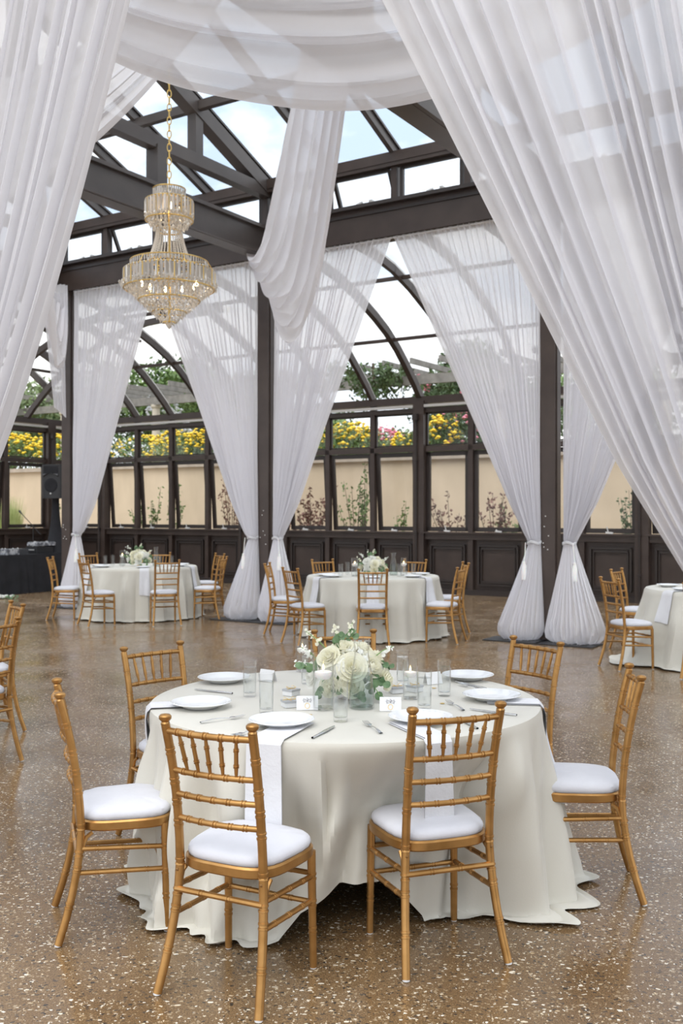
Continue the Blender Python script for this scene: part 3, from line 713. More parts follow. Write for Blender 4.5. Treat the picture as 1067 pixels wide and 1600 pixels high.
def make_chair():
    e = empty('dining_chair', (0,0,0), 0, 'x', 'chair')
    G = M['gold']
    for sx in (-1,1):
        foot = Vector((sx*.196,-.275,.006)); knee = Vector((sx*.163,-.192,.42)); top = Vector((sx*.169,-.268,.903))
        lower = smooth3(foot, Vector((sx*.169,-.195,.24)), knee, 6); upper = smooth3(knee, Vector((sx*.160,-.20,.66)), top, 7)
        m = MB(); bamboo(m, lower+upper[1:], .0152, [.155,.30,.36,.47,.615,.695,.775,.89], 12)
        m.lathe([(.015,-.002),(.012,.004),(.016,.008),(.021,.014),(.0215,.022),(.016,.028),(.0,.031)], top, 14)
        p = m.build('back_post', G, e)
        m = MB(); m.lathe([(0,0),(.011,.001),(.0135,.003),(.0135,.013),(0,.013)], (foot.x,foot.y,0), 12); m.build('foot_glide', M['white_plastic'], p)
        m = MB(); m.lathe([(.0,.003),(.005,.002),(.006,0)], knee+Vector((sx*.001,-.0165,-.02)), 8, Matrix.Rotation(PI/2,3,'X')); m.build('screw', M['screw'], p)
        # front leg
        f0 = Vector((sx*.176,.125,.006)); f1 = Vector((sx*.172,.118,.415))
        m = MB(); bamboo(m, [f0,f1], .0152, [.32,.55,.78], 12, lambda t: .86+.14*t); lg = m.build('leg', G, e)
        m = MB(); m.lathe([(0,0),(.010,.001),(.012,.003),(.012,.013),(0,.013)], (f0.x,f0.y,0), 12); m.build('foot_glide', M['white_plastic'], lg)
        # bracket under seat
        m = MB(); m.tube([(sx*.165,-.150,.400),(sx*.167,-.172,.385),(sx*.1675,-.185,.35)], .008, 6); m.build('bracket', G, e)
        for z, zf in ((.345,.325),(.255,.24)):
            a = Vector((sx*.170,-.205,z)); b = Vector((sx*.173,.120,zf)); m = MB(); bamboo(m, [a,b], .0098, [.22,.5,.78], 8); m.build('side_stretcher', G, e)
    for z in (.335,.235):
        m = MB(); bamboo(m, [(-.173,.120,z),(.173,.120,z)], .0098, [.25,.5,.75], 8); m.build('front_stretcher', G, e)
    m = MB(); bamboo(m, [(-.170,-.206,.335),(.170,-.206,.335)], .0105, [.3,.62], 8); m.build('back_stretcher', G, e)
    def railpts(z, bow=.022):
        t = (z-.42)/(.903-.42); y = -.192*(1-t)**2+2*t*(1-t)*-.20+t*t*-.268; w = .163*(1-t)+.169*t
        return [Vector((w*k, y-bow*(1-k*k), z)) for k in (-1,-.75,-.5,-.25,0,.25,.5,.75,1)]
    for nm, z in (('top_rail',.878),('back_rail',.742),('back_rail',.660),('back_rail',.578)):
        m = MB(); bamboo(m, railpts(z), .0112 if nm == 'top_rail' else .0102, [.17,.33,.5,.67,.83], 10, None, 1.2); m.build(nm, G, e)
    ta, tb = railpts(.878), railpts(.742)
    def onr(pts, k): 
        x = (k+1)*4; i = min(7, int(x)); return pts[i].lerp(pts[i+1], x-i)
    for i in range(5):
        a = onr(ta, -.66+.33*i); b = onr(tb, -.56+.28*i); m = MB(); bamboo(m, [b,a], .0062, [.32,.72], 8, lambda t: .72+1.0*math.sin(PI*t)**.8*.55, 1.35); m.build('spindle', G, e)
    # seat frame
    def seatxy(t, gx=0):
        x, y = superell(t, 1, 1, 3.6); w = .170+.024*(y+1)/2; return x*(w+gx), y*(.172+gx)-.022
    m = MB(); NS = 40; ring = []
    for (g0, z) in ((.008,.405),(.012,.41),(.012,.436),(.006,.442),(-.03,.442),(-.03,.405)): ring.append((g0, z))
    m.grid(lambda i, j: (*seatxy(2*PI*i, ring[round(j*6) % 6][0]), ring[round(j*6) % 6][1]), NS, 6, True); m.build('seat_frame', G, e)
    m = MB(); prof = [(-.03,.436),(-.004,.438),(.003,.446),(.005,.456),(.002,.468),(-.012,.480),(-.045,.488),(-.09,.4925),(-.14,.494),(-.19,.4945)]
    m.grid(lambda i, j: (lambda g_: (*((lambda xy: (xy[0]+.0015*math.sin(i*2*PI*23)*(1 if .437 < g_[1] < .47 else 0), xy[1]))(seatxy(2*PI*i, max(-.155, g_[0])))), g_[1]+.0035*nz(math.cos(2*PI*i)*3, math.sin(2*PI*i)*3, g_[0]*20)*(1 if g_[1] > .47 else .3)))(prof[round(j*9)]), 56, 9, True)
    top = len(m.v)-56; m.f.append(tuple(range(top, top+56))); m.mi.append(0)
    m.build('seat_cushion', M['cushion'], e)
    return e
chair0 = make_chair(); used = [False]
def place_chair(mx, my, fx, fy, label, group):
    """mx, my: middle of the back at the top; (fx, fy): facing"""
    L = math.hypot(fx, fy); fx /= L; fy /= L; loc = (mx+fx*.268, my+fy*.268, 0); rz = math.atan2(fy, fx)-PI/2
    if not used[0]:
        used[0] = True; c = chair0; c.location = loc; c.rotation_euler.z = rz; tag(c, label, 'chair', group); return c
    return dup(chair0, loc, rz, label, group)
GN = 'gold chairs around the near table'
for a in [(-.432,3.216,.447,.894,'gold bamboo-style chair at front left of the near table, back to the viewer'),
          (.403,3.463,-.33,.945,'gold bamboo-style chair at front right of the near table, back to the viewer'),
          (-1.095,3.85,.935,.30,'gold bamboo-style chair at the left side of the near table'),
          (-.96,5.06,.70,-.714,'gold bamboo-style chair behind the left edge of the near table'),
          (1.25,4.24,-.985,.14,'gold bamboo-style chair at the right side of the near table'),
          (1.03,5.26,-.818,-.576,'gold bamboo-style chair behind the right edge of the near table'),
          (.014,5.68,.08,-.99,'gold bamboo-style chair behind the near flower centrepiece')]: place_chair(*a, GN)
GM = 'gold chairs around the middle table'
for a in [(-.98,13.15,1,-.12,'gold chair at the far left side of the middle table'),
          (-.62,12.0,.82,.57,'gold chair at the front left of the middle table'),
          (.37,11.75,.0,1,'gold chair at the front of the middle table, back to the viewer'),
          (1.47,12.2,-.93,.40,'gold chair at the front right of the middle table'),
          (1.66,13.3,-.97,-.1,'gold chair at the far right side of the middle table'),
          (-.27,14.15,.5,-.85,'gold chair behind the middle table, left of its flowers'),
          (1.05,14.15,-.5,-.85,'gold chair behind the middle table, right of its flowers')]: place_chair(*a, GM)
GL = 'gold chairs around the left table'
for a in [(-4.36,14.9,1,.05,'gold chair at the left side of the left table, nearest the black table'),
          (-3.62,13.95,.80,.60,'gold chair at the front left of the left table'),
          (-2.44,13.95,-.33,.94,'gold chair at the front of the left table, back to the viewer'),
          (-1.77,14.9,-.98,.2,'gold chair at the right of the left table, nearer of the two'),
          (-1.98,16.2,-.85,-.52,'gold chair at the right of the left table, farther of the two'),
          (-4.15,16.3,.75,-.66,'gold chair behind the left table beside the pooled curtain'),
          (-3.02,16.55,.05,-1,'gold chair behind the left table and its flowers')]: place_chair(*a, GL)
GR = 'gold chairs around the right table'
for a in [(2.74,10.18,.96,.28,'gold chair at the left side of the right table, nearer one'),
          (3.26,11.8,.80,-.60,'gold chair at the left side of the right table, farther one'),
          (3.42,9.42,.45,.89,'gold chair at the extreme right edge of the view')]: place_chair(*a, GR)
GE = 'gold chairs at the left edge'
for a in [(-2.16,6.22,-.84,.54,'gold chair cut by the left edge, nearer of the two'),
          (-2.42,7.42,-.84,-.54,'gold chair cut by the left edge, farther of the two')]: place_chair(*a, GE)

# ------------------------------------------------------------------ tables and cloths
SHAPE = {}
def cloth(cx, cy, r, label, seed, near=False, length=.80, flare=.10, nfold=17, tiltfn=None, group=None):
    m = MB(); NU = 360 if near else 160; NTOP = 10; ND = 70 if near else 34
    top = .770
    def hemr(th):  # (radial flare at the floor, cloth length)
        if not near: return flare*(1+.4*nz(math.cos(th)*1.5+seed, math.sin(th)*1.5))+ (tiltfn(th)[0] if tiltfn else 0), length + (tiltfn(th)[1] if tiltfn else 0)
        d = math.degrees(th) % 360
        fr = interp(d, [(0,.13),(30,.10),(90,.10),(150,.06),(180,.06),(202,.03),(225,.0),(240,-.06),(249,-.08),(258,-.12),(266,-.17),(276,-.23),(306,-.24),(313,-.18),(320,-.02),(326,.09),(335,.11),(357,.13),(360,.13)])
        ln = interp(d, [(0,.80),(120,.79),(180,.79),(202,.82),(230,.80),(249,.80),(258,.64),(268,.57),(284,.58),(292,.66),(300,.76),(311,.80),(326,.90),(340,.87),(357,.80),(360,.80)])
        return fr, ln
    def fn(i, j):
        th = 2*PI*i; c, s_ = math.cos(th), math.sin(th)
        jt = NTOP/(NTOP+ND)
        if j <= jt+1e-9:
            rr = r*(j/jt)*.999; z = top
            if rr < .02: rr = .0001
            return (rr*c, rr*s_, z+.0008*nz(rr*c*9,rr*s_*9,seed))
        h = (j-jt)/(1-jt); fr, ln = hemr(th); d = h*ln
        f = sm(d/.35)
        if near:
            ph = th*15+1.8*math.sin(th*3+seed)+2.5*d*math.sin(th*2+1)
            fold = .036*math.sin(ph)*f+.016*math.sin(th*27+4*d+seed)*f+.012*math.sin(th*43+7*d)*f+.05*nz(c*2.3,s_*2.3,d*2.0+seed)*f
            # long diagonal satin sweep on the front
            dd = math.degrees(th) % 360; x = (dd-(277-28*d))/5; fold += .06*math.exp(-x*x)*f; x = (dd-(286-34*d))/4; fold -= .03*math.exp(-x*x)*f
            if 170 < dd < 262: fold += .016*math.sin(th*48+3*math.sin(d*5))*f*math.sin(PI*(dd-170)/92)
            x = (dd-(325-45*d))/8; fold += .05*math.exp(-x*x)*f; x = (dd-(236+30*d))/9; fold += .05*math.exp(-x*x)*f
        else:
            ph = th*nfold+1.2*math.sin(th*3+seed)+1.3*nz(c*2,s_*2,seed)*3
            fold = .034*math.sin(ph)*f*(1+.4*nz(c*3,s_*3,seed+3))+.012*math.sin(ph*2.3)*f
        edge = min(1, d/.03); drop = top-.012*(1-math.cos(edge*PI/2))-max(0, d-.012)
        # slope: move outward while dropping
        rr = r+.012*math.sin(edge*PI/2)+(fr*(max(0,d)/max(.6,ln))**1.15 if fr > 0 else fr*(sm(d/.30) if fr < -.16 else sm(d/.5)))+fold*(1 if fr > -.2 else .6)
        zf = .008
        if drop < zf+.02 :
            over = (zf+.02)-drop; rr += over*(.72+.10*math.sin(th*7+seed)); zz = zf+.016*abs(math.sin(over*28+th*9))*math.exp(-over*3)+.012*max(0, nz(c*8,s_*8,over*12)); drop = zz
        if near and h > .965: drop += .0
        return (rr*c, rr*s_, drop)
    m.grid(lambda i, j: fn(i, j), NU, NTOP+ND, True)
    def radius(th, d):
        h = d/hemr(th)[1]; jt = NTOP/(NTOP+ND); v_ = fn((th/(2*PI)) % 1.0, jt+(1-jt)*max(.001, h)); return math.hypot(v_[0], v_[1])
    SHAPE[(round(cx,3), round(cy,3))] = radius
    o = m.build('tablecloth', M['satin'], None, True, (cx,cy,0)); return tag(o, label, 'tablecloth', group)
def table(cx, cy, r, label, group='round banquet tables'):
    e = empty('round_table', (cx,cy,0), 0, label, 'table', group)
    m = MB(); m.lathe([(0,.735),(r-.02,.735),(r-.012,.74),(r-.012,.757),(r-.02,.762),(0,.762)], (0,0,0), 64); m.build('tabletop', M['creamstone'], e)
    for k in range(4):
        a = PI/4+k*PI/2; m = MB(); x, y = math.cos(a)*.28, math.sin(a)*.28; m.tube([(x,y,0),(x,y,.735)], .014, 8); m.tube([(x,y,.02),(x*.6,y*.6,.02)], .012, 6); m.build('leg', M['chrome'], e)
    return e
TN, TM, TL, TR = (.015,4.42,.845), (.41,13.0,.85), (-3.09,15.3,.85), (4.12,10.75,.80)
table(*TN, 'round table under the near ivory satin cloth'); table(*TM, 'round table under the cloth between the middle and right columns')
table(*TL, 'round table under the cloth at left in front of the panelled wall'); table(*TR, 'round table under the cloth at the right edge')
cloth(*TN, 'long ivory satin tablecloth pooling on the floor on the near table', 1.0, True)
cloth(*TM, 'ivory floor-length tablecloth on the middle table with many vertical folds', 2.0, nfold=19, flare=.07, length=.775)
cloth(*TL, 'ivory floor-length tablecloth on the left table', 3.0, nfold=18, flare=.09, length=.775)
def tr_t(th):
    d = (math.degrees(th)) % 360; x = (d-190)/26; y = (d-232)/22
    return .26*math.exp(-x*x)+.16*math.exp(-y*y)-.16*math.exp(-((d-212)/9)**2), .10*math.exp(-x*x)+.0
cloth(*TR, 'ivory tablecloth flaring to the floor on the table at the right edge', 4.0, nfold=9, flare=.12, length=.79, tiltfn=tr_t)

# ------------------------------------------------------------------ tableware
ZT_ = .7722
def first(maker): 
    box = {}
    def get(key, *a):
        if key not in box: box[key] = (maker(*a), [False])
        return box[key]
    return get
def make_plate():
    e = empty('dinner_plate', (0,0,0), 0, 'x', 'plate')
    m = MB(); m.lathe([(0,.003),(.062,.003),(.066,0),(.072,.001),(.078,.007),(.105,.017),(.127,.0245),(.1285,.0262),(.1265,.0275),(.104,.0205),(.080,.0115),(.070,.0075),(0,.0070)], (0,0,0), 56); m.build('dish', M['china'], e)
    m = MB(); 
    for k in range(28):
        a = 2*PI*k/28; m.lathe([(0,.0012),(.003,.0006),(.0035,0)], (math.cos(a)*.112, math.sin(a)*.112, .0232), 6)
    m.build('rim_relief', M['china'], e); return e
def make_glass():
    e = empty('water_glass', (0,0,0), 0, 'x', 'glass')
    m = MB(); m.lathe([(0,0),(.026,0),(.028,.003),(.0285,.02),(.0315,.16),(.0318,.163),(.0300,.163),(.0297,.16),(.0270,.018),(0,.014)], (0,0,0), 28); m.build('tumbler', M['glass'], e)
    m = MB(); m.lathe([(0,.0145),(.0264,.0185),(.0288,.132),(0,.132)], (0,0,0), 24); m.build('water', M['water'], e); return e
def make_candle(h=.235, r=.043):
    e = empty('floating_candle_vase', (0,0,0), 0, 'x', 'candle')
    m = MB(); m.lathe([(0,0),(r,0),(r+.001,.004),(r+.001,h),(r-.0015,h),(r-.0015,.010),(0,.010)], (0,0,0), 32); m.build('cylinder', M['glass'], e)
    zc = h*.62; m = MB(); m.lathe([(0,.0105),(r-.003,.0105),(r-.003,zc),(0,zc)], (0,0,0), 28); m.build('water', M['water'], e)
    c = MB(); c.lathe([(0,zc-.022),(r*.6,zc-.018),(r*.85,zc-.004),(r*.86,zc+.012),(r*.5,zc+.015),(0,zc+.010)], (0,0,0), 24); c = c.build('candle', M['wax'], e)
    f = MB(); f.lathe([(0,0),(.004,.004),(.0055,.011),(.003,.021),(0,.031)], (0,0,zc+.016), 10); f.build('flame', M['flame'], c)
    w = MB(); w.tube([(0,0,zc+.008),(0,0,zc+.02)], .0008, 5); w.build('wick', M['blackplastic'], c); return e
def make_carafe():
    e = empty('water_carafe', (0,0,0), 0, 'x', 'carafe')
    pr = [(0,0),(.050,0),(.054,.004),(.054,.02),(.052,.07),(.046,.13),(.036,.19),(.0305,.225),(.030,.245),(.034,.275),(.037,.292)]
    m = MB(); m.lathe(pr+[(.0355,.292),(.0325,.275),(.0285,.245),(.029,.225),(.0345,.19),(.0445,.13),(.0505,.07),(.0525,.02),(.05,.008),(0,.008)], (0,0,0), 36); m.build('bottle', M['glass'], e)
    m = MB(); m.lathe([(0,.0085),(.0495,.009),(.052,.02),(.050,.07),(.044,.13),(.0415,.145),(0,.145)], (0,0,0), 32); m.build('water', M['waterdeep'], e); return e
def make_knife():
    e = empty('table_knife', (0,0,0), 0, 'x', 'knife')
    m = MB(); m.grid(lambda i, j: Vector((( .0065*(1-.25*math.cos(j*6)) + (0 if j<.45 else .0015))*(1-(max(0,(j-.93)/.07))**2)*math.cos(2*PI*i), -.11+.22*j, .004+.003*math.sin(2*PI*i)*(1.2 if j < .45 else .35))), 12, 26, True); m.build('blade_and_handle', M['chrome'], e)
    return e
def make_fork():
    e = empty('table_fork', (0,0,0), 0, 'x', 'fork')
    m = MB(); m.grid(lambda i, j: Vector((( .0075-.0105*min(1,j*1.5)*.5)*math.cos(2*PI*i), -.10+.13*j, .004+.006*math.sin(j*3)+.002*math.sin(2*PI*i))), 10, 16, True)
    m.grid(lambda i, j: Vector(((i-.5)*.024*sm(j*1.6+.2), .028+.027*j, .0065+.002*math.sin(j*3))), 6, 5)
    for k in range(4): m.tube([((k-1.5)*.0068,.054,.0068),((k-1.5)*.0066,.085,.009),((k-1.5)*.006,.098,.012)], [.0017,.0015,.0007], 6)
    m.build('tines_and_handle', M['chrome'], e); return e
def make_card():
    e = empty('place_card', (0,0,0), 0, 'x', 'card')
    m = MB(); w, h, d = .045, .056, .02
    m.add([(-w,-d,0),(w,-d,0),(w,0,h),(-w,0,h),(w,d,0),(-w,d,0)], [(0,1,2,3),(3,2,4,5)]); m.build('folded_card', M['paper'], e, False)
    def onf(x, t, o=.0006): n_ = Vector((0,-h,d)).normalized(); return Vector((x,-d+d*t,h*t))+n_*o
    m = MB(); pts = [onf(.010*math.cos(a), .30+.185*math.sin(a)) for a in [2*PI*k/20 for k in range(21)]]; m.tube(pts, .0011, 5, False); m.build('ring_emblem', M['goldleaf'], e)
    m = MB()
    for sx in (-1,1):
        m.tube([onf(sx*x, y) for x, y in ((.002,.62),(.006,.78),(.010,.66),(.014,.82),(.018,.68),(.013,.58))], .0011, 5)
        m.tube([onf(sx*x, y) for x, y in ((.004,.55),(.009,.60),(.016,.52))], .0006, 5)
    m.tube([onf(0,.56), onf(.002,.8), onf(-.002,.86)], .0011, 5); m.build('printed_flourish', M['ink'], e); return e
def make_favor():
    e = empty('favor_box', (0,0,0), 0, 'x', 'box')
    m = MB(); m.box((0,0,.010), (.055,.055,.020)); m.build('box', M['china'], e, False)
    m = MB(); m.box((0,0,.024), (.059,.059,.009)); m.build('lid', M['grayslate'], e, False)
    m = MB(); m.tube([(-.03,0,.029),(0,.002,.030),(.03,0,.029)], .001, 5); m.tube([(0,-.03,.029),(0,.03,.029)], .001, 5)
    m.tube([(0,0,.03),(-.02,.012,.040),(-.028,-.004,.034),(0,0,.03),(.022,.012,.040),(.026,-.006,.033),(0,0,.03)], .001, 5); m.build('twine_bow', M['goldleaf'], e); return e
PRO = {}
def put(kind, maker, x, y, rz, label, group, z=ZT_):
    if kind not in PRO:
        o = maker(); PRO[kind] = o; o.location = (x,y,z); o.rotation_euler.z = rz; tag(o, label, None, group); return o
    return dup(PRO[kind], (x,y,z), rz, label, group)
def tp(u, v): Y = (1.6-ZT_)*F/(v-800); return ((u-533.5)/F*Y, Y)
for (u, v, lb) in [(350,1065,'white plate at back left of the near table'),(314,1105,'white plate at far left of the near table, before the left chair'),(440,1133,'white plate in front of the front left chair on the near table'),
                   (657,1128,'white plate in front of the front right chair on the near table'),(768,1093,'white plate at the right edge of the near table'),(731,1061,'white plate at back right of the near table')]:
    x, y = tp(u, v); put('plate', make_plate, x, y, R.random(), lb, 'plates on the near table')
put('plate', make_plate, .03, 5.0, 0, 'white plate hidden behind the near flowers', 'plates on the near table')
for (u, v, lb) in [(390,1088,'water glass at left beside the tilted card, farther of two'),(416,1114,'water glass at left of the near table, nearer of two'),(532,1127,'water glass in front of the carafe, nearest the viewer'),
                   (663,1108,'water glass at right of the near table, nearest the front right chair'),(694,1087,'water glass at the right end of the glasses row'),(629,1069,'tall water glass just right of the flowers'),(480,1068,'water glass behind the left side of the flowers')]:
    x, y = tp(u, v); put('glass', make_glass, x, y, R.random(), lb, 'water glasses on the near table')
x, y = tp(505,1108); put('candle', make_candle, x, y, 0, 'glass cylinder with floating candle in front of the flowers, left of the carafe', 'floating candles on the near table')
x, y = tp(641,1092); c_ = put('candle', make_candle, x, y, 0, 'smaller glass cylinder with floating candle right of the flowers', 'floating candles on the near table'); c_.scale = (.74,.74,.76)
x, y = tp(472,1050); c_ = put('candle', make_candle, x, y+.02, 0, 'glass cylinder with floating candle behind the flowers at left', 'floating candles on the near table'); c_.scale = (.74,.74,.76)
x, y = tp(565,1106); put('carafe', make_carafe, x, y, 0, 'clear water carafe in front of the near flowers', None)
for (u, v, rz, lb) in [(480,1108,.05,'white place card with gold ring in front of the left candle'),(610,1110,-.05,'white place card with gold ring right of the carafe'),(418,1064,2.5,'white place card turned away behind the left glasses'),(676,1068,-2.6,'white place card turned away between the right glasses')]:
    x, y = tp(u, v); put('card', make_card, x, y, rz, lb, 'place cards on the near table')
for (u, v, rz, lb) in [(452,1104,.4,'small grey-lidded gift box beside the left place card'),(455,1086,.9,'small gift box with gold twine behind the left place card'),(619,1082,.3,'small grey gift box beside the flowers at right'),(648,1080,.8,'small grey gift box behind the right candle')]:
    x, y = tp(u, v); put('favor', make_favor, x, y, rz, lb, 'gift boxes on the near table')
def seg(u0, v0, u1, v1):
    a, b = tp(u0, v0), tp(u1, v1); return (a[0]+b[0])/2, (a[1]+b[1])/2, math.atan2(b[1]-a[1], b[0]-a[0])-PI/2
for (q, lb) in [((483,1157,527,1133),'steel knife lying right of the front left plate'),((368,1085,299,1077),'steel knife lying between the two left plates'),((745,1139,716,1122),'steel knife right of the front right plate'),((795,1117,745,1110),'steel knife in front of the right edge plate'),((722,1068,750,1074),'steel knife beside the back right plate')]:
    x, y, rz = seg(*q); put('knife', make_knife, x, y, rz, lb, 'knives on the near table')
for (q, lb) in [((606,1154,560,1124),'steel fork lying left of the front right plate'),((300,1132,395,1119),'steel fork left of the front left plate'),((405,1140,372,1150),'steel fork at the napkin of the front left plate'),((722,1110,700,1098),'steel fork beside the right edge plate'),((747,1079,722,1071),'steel fork beside the back right plate')]:
    x, y, rz = seg(*q); put('fork', make_fork, x, y, rz, lb, 'forks on the near table')
for (u, v) in ((484,1117),(678,1075),(691,1099),(482,1121)):
    x, y = tp(u, v); m = MB(); m.lathe([(0,.0016),(.009,.0016),(.0105,.0006),(.009,0)], (0,0,0), 12); tag(m.build('gold_token', M['goldleaf'], None, True, (x,y,ZT_)), 'small gold confetti disc lying on the near tablecloth', 'confetti', 'gold confetti on the near table')
def napkin(tc, th, drop, label, group, inn=.30, w=.066, lean=.0, fl=0.03, skew=0, hang=False):
    """folded napkin tucked under a plate and hanging over the table edge"""
    cx, cy, r = tc; rad = SHAPE[(round(cx,3), round(cy,3))]; m = MB(); K = 26
    def fn(lay):
        def g_(i, j):
            k = j*K; x_ = (i-.5)*2*w
            if k <= 8:
                q = r-inn+(inn+.004)*k/8; d = Vector((math.cos(th), math.sin(th), 0)); t = Vector((-d.y, d.x, 0))
                q2 = min(q, math.sqrt(max(0,(r+.004)**2-x_*x_))); return d*q2+t*(x_+lay*1.5)+Vector((0,0,ZT_+.002+lay))
            dd = .012+drop*(k-9)/(K-9); wv = x_*(1+.10*(k-9)/(K-9)); a_ = th+math.asin(wv/r); rr = rad(a_, max(0,dd)); rm = rad(th, max(0,dd))
            rr = max(rr, rm*.99, r+.014 if hang else 0)+.008+lay*1.4+.006*math.sin(i*5+j*3)*(k-8)/(K-8)
            return Vector((rr*math.cos(a_), rr*math.sin(a_), .772-dd-.02*i*(k-9)/(K-9)))
        return g_
    for lay in (0, .004): m.grid(fn(lay), 10, K)
    return tag(m.build('napkin', M['napkin'], None, True, (cx,cy,0)), label, 'napkin', group)
NG = 'white napkins hanging from the near table'
napkin(TN, math.radians(-110), .36, 'white napkin hanging behind the front left chair', NG, .30, hang=True)
napkin(TN, math.radians(-67), .268, 'white napkin hanging behind the front right chair', NG, .30, w=.052, hang=True)
napkin(TN, math.radians(-7), .42, 'white napkin draped over the right edge of the near table', NG, .22, fl=.085)
napkin(TN, math.radians(-168), .42, 'white napkin draped over the left edge of the near table', NG, .22, fl=.04)
for th, lb in ((-147,'white napkin hanging at the left front of the middle table'),(-92,'white napkin hanging behind the front chair of the middle table'),(-38,'white napkin hanging at the right front of the middle table')):
    napkin(TM, math.radians(th), .36, lb, 'white napkins hanging from the middle table')
for th, lb in ((-140,'white napkin hanging at the left front of the left table'),(-75,'white napkin hanging behind the front chair of the left table'),(-15,'white napkin hanging at the right of the left table')):
    napkin(TL, math.radians(th), .36, lb, 'white napkins hanging from the left table')
napkin(TR, math.radians(-152), .30, 'white napkin hanging on the table at the right edge', None)
# far tables: plates, glasses, candles, carafe
def dress(tc, nm, angs, gl):
    for k, a in enumerate(angs):
        th = math.radians(a[0]); put('plate', make_plate, tc[0]+.63*math.cos(th), tc[1]+.63*math.sin(th), 0, 'white plate on the %s, %s' % (nm, a[1]), 'plates on the '+nm)
    for k, a in enumerate(gl):
        put('glass', make_glass, tc[0]+a[0], tc[1]+a[1], 0, 'water glass on the %s, %s' % (nm, a[2]), 'water glasses on the '+nm)
dress(TM, 'middle table', [(-147,'at its left front'),(-170,'at its far left'),(-92,'behind the front chair'),(-38,'at its right front'),(8,'at its far right')],
      [(-.42,-.25,'left of the flowers, nearest the left plate'),(-.20,-.3,'just left of the flowers'),(-.33,.2,'behind the left plates'),(.33,-.25,'just right of the carafe'),(.52,-.15,'near the right plates'),(.42,.2,'behind the right plates')])
dress(TL, 'left table', [(-140,'at its left front'),(-168,'at its far left'),(-75,'behind the front chair'),(-15,'at its right'),(20,'at its far right')],
      [(-.52,-.1,'leftmost of its glasses'),(-.44,.05,'second from the left'),(-.25,-.15,'just left of the flowers'),(.5,-.1,'at its right end'),(.35,-.3,'right of the flowers')])
put('plate', make_plate, TR[0]-.52, TR[1]-.28, 0, 'white plate on the table at the right edge, nearer one', 'plates on the right table'); put('plate', make_plate, TR[0]-.50, TR[1]+.28, 0, 'white plate on the table at the right edge, farther one', 'plates on the right table')
put('carafe', make_carafe, TM[0]+.27, TM[1]+.05, 0, 'clear carafe right of the middle table flowers', None); put('carafe', make_carafe, TL[0]+.26, TL[1]-.1, 0, 'clear carafe right of the left table flowers', None)
put('candle', make_candle, TM[0]-.24, TM[1]-.12, 0, 'glass candle cylinder on the middle table', None); put('candle', make_candle, TL[0]-.30, TL[1]+.1, 0, 'glass candle cylinder on the left table', None)
put('candle', make_candle, TM[0]+.40, TM[1]-.05, 0, 'glass candle cylinder at right on the middle table', None)

# ------------------------------------------------------------------ flower centrepieces
def petal(m, c, up, ax, r, open_, h, w):
    """cupped petal: c base centre, up axis of the bloom, ax outward direction"""
    side = up.cross(ax)
    def fn(i, j):
        a = (i-.5)*w; rr = r*(.25+.75*sm(j*1.2))*(1+open_*max(0,j-.6)*1.2); z = h*j-open_*.35*h*max(0,j-.7)**1.2*3
        e_ = 1-.35*(2*i-1)**2*j
        return c+(ax*math.cos(a)+side*math.sin(a))*rr+up*z*e_
    m.grid(fn, 6, 6)
def rose(m, c, d, size, rng):
    c = Vector(c); up = Vector(d).normalized(); x = up.orthogonal().normalized(); y = up.cross(x)
    for ring, (rr, op, h, w, k) in enumerate(((.16,-.2,.62,2.4,2),(.28,-.1,.64,2.0,3),(.42,.0,.62,1.7,4),(.58,.12,.56,1.5,5),(.76,.28,.48,1.35,6),(.95,.45,.38,1.2,7))):
        for q in range(k):
            a = 2*PI*q/k+ring*1.3+rng.uniform(-.15,.15); ax = x*math.cos(a)+y*math.sin(a); petal(m, c-up*size*.15*ring*.3, up, ax, size*rr*rng.uniform(.93,1.05), op, size*h*1.25, w)
def roundleaf(m, c, n_, r, rng):
    n_ = Vector(n_).normalized(); x = n_.orthogonal().normalized(); y = n_.cross(x); vs = [Vector(c)]
    for k in range(10):
        t = 2*PI*k/10; q = r*(1+.12*math.cos(t)); vs.append(Vector(c)+x*math.cos(t)*q+y*math.sin(t)*q*.85+n_*r*.15*math.cos(2*t))
    m.add(vs, [(0,1+k,1+(k+1)%10) for k in range(10)])
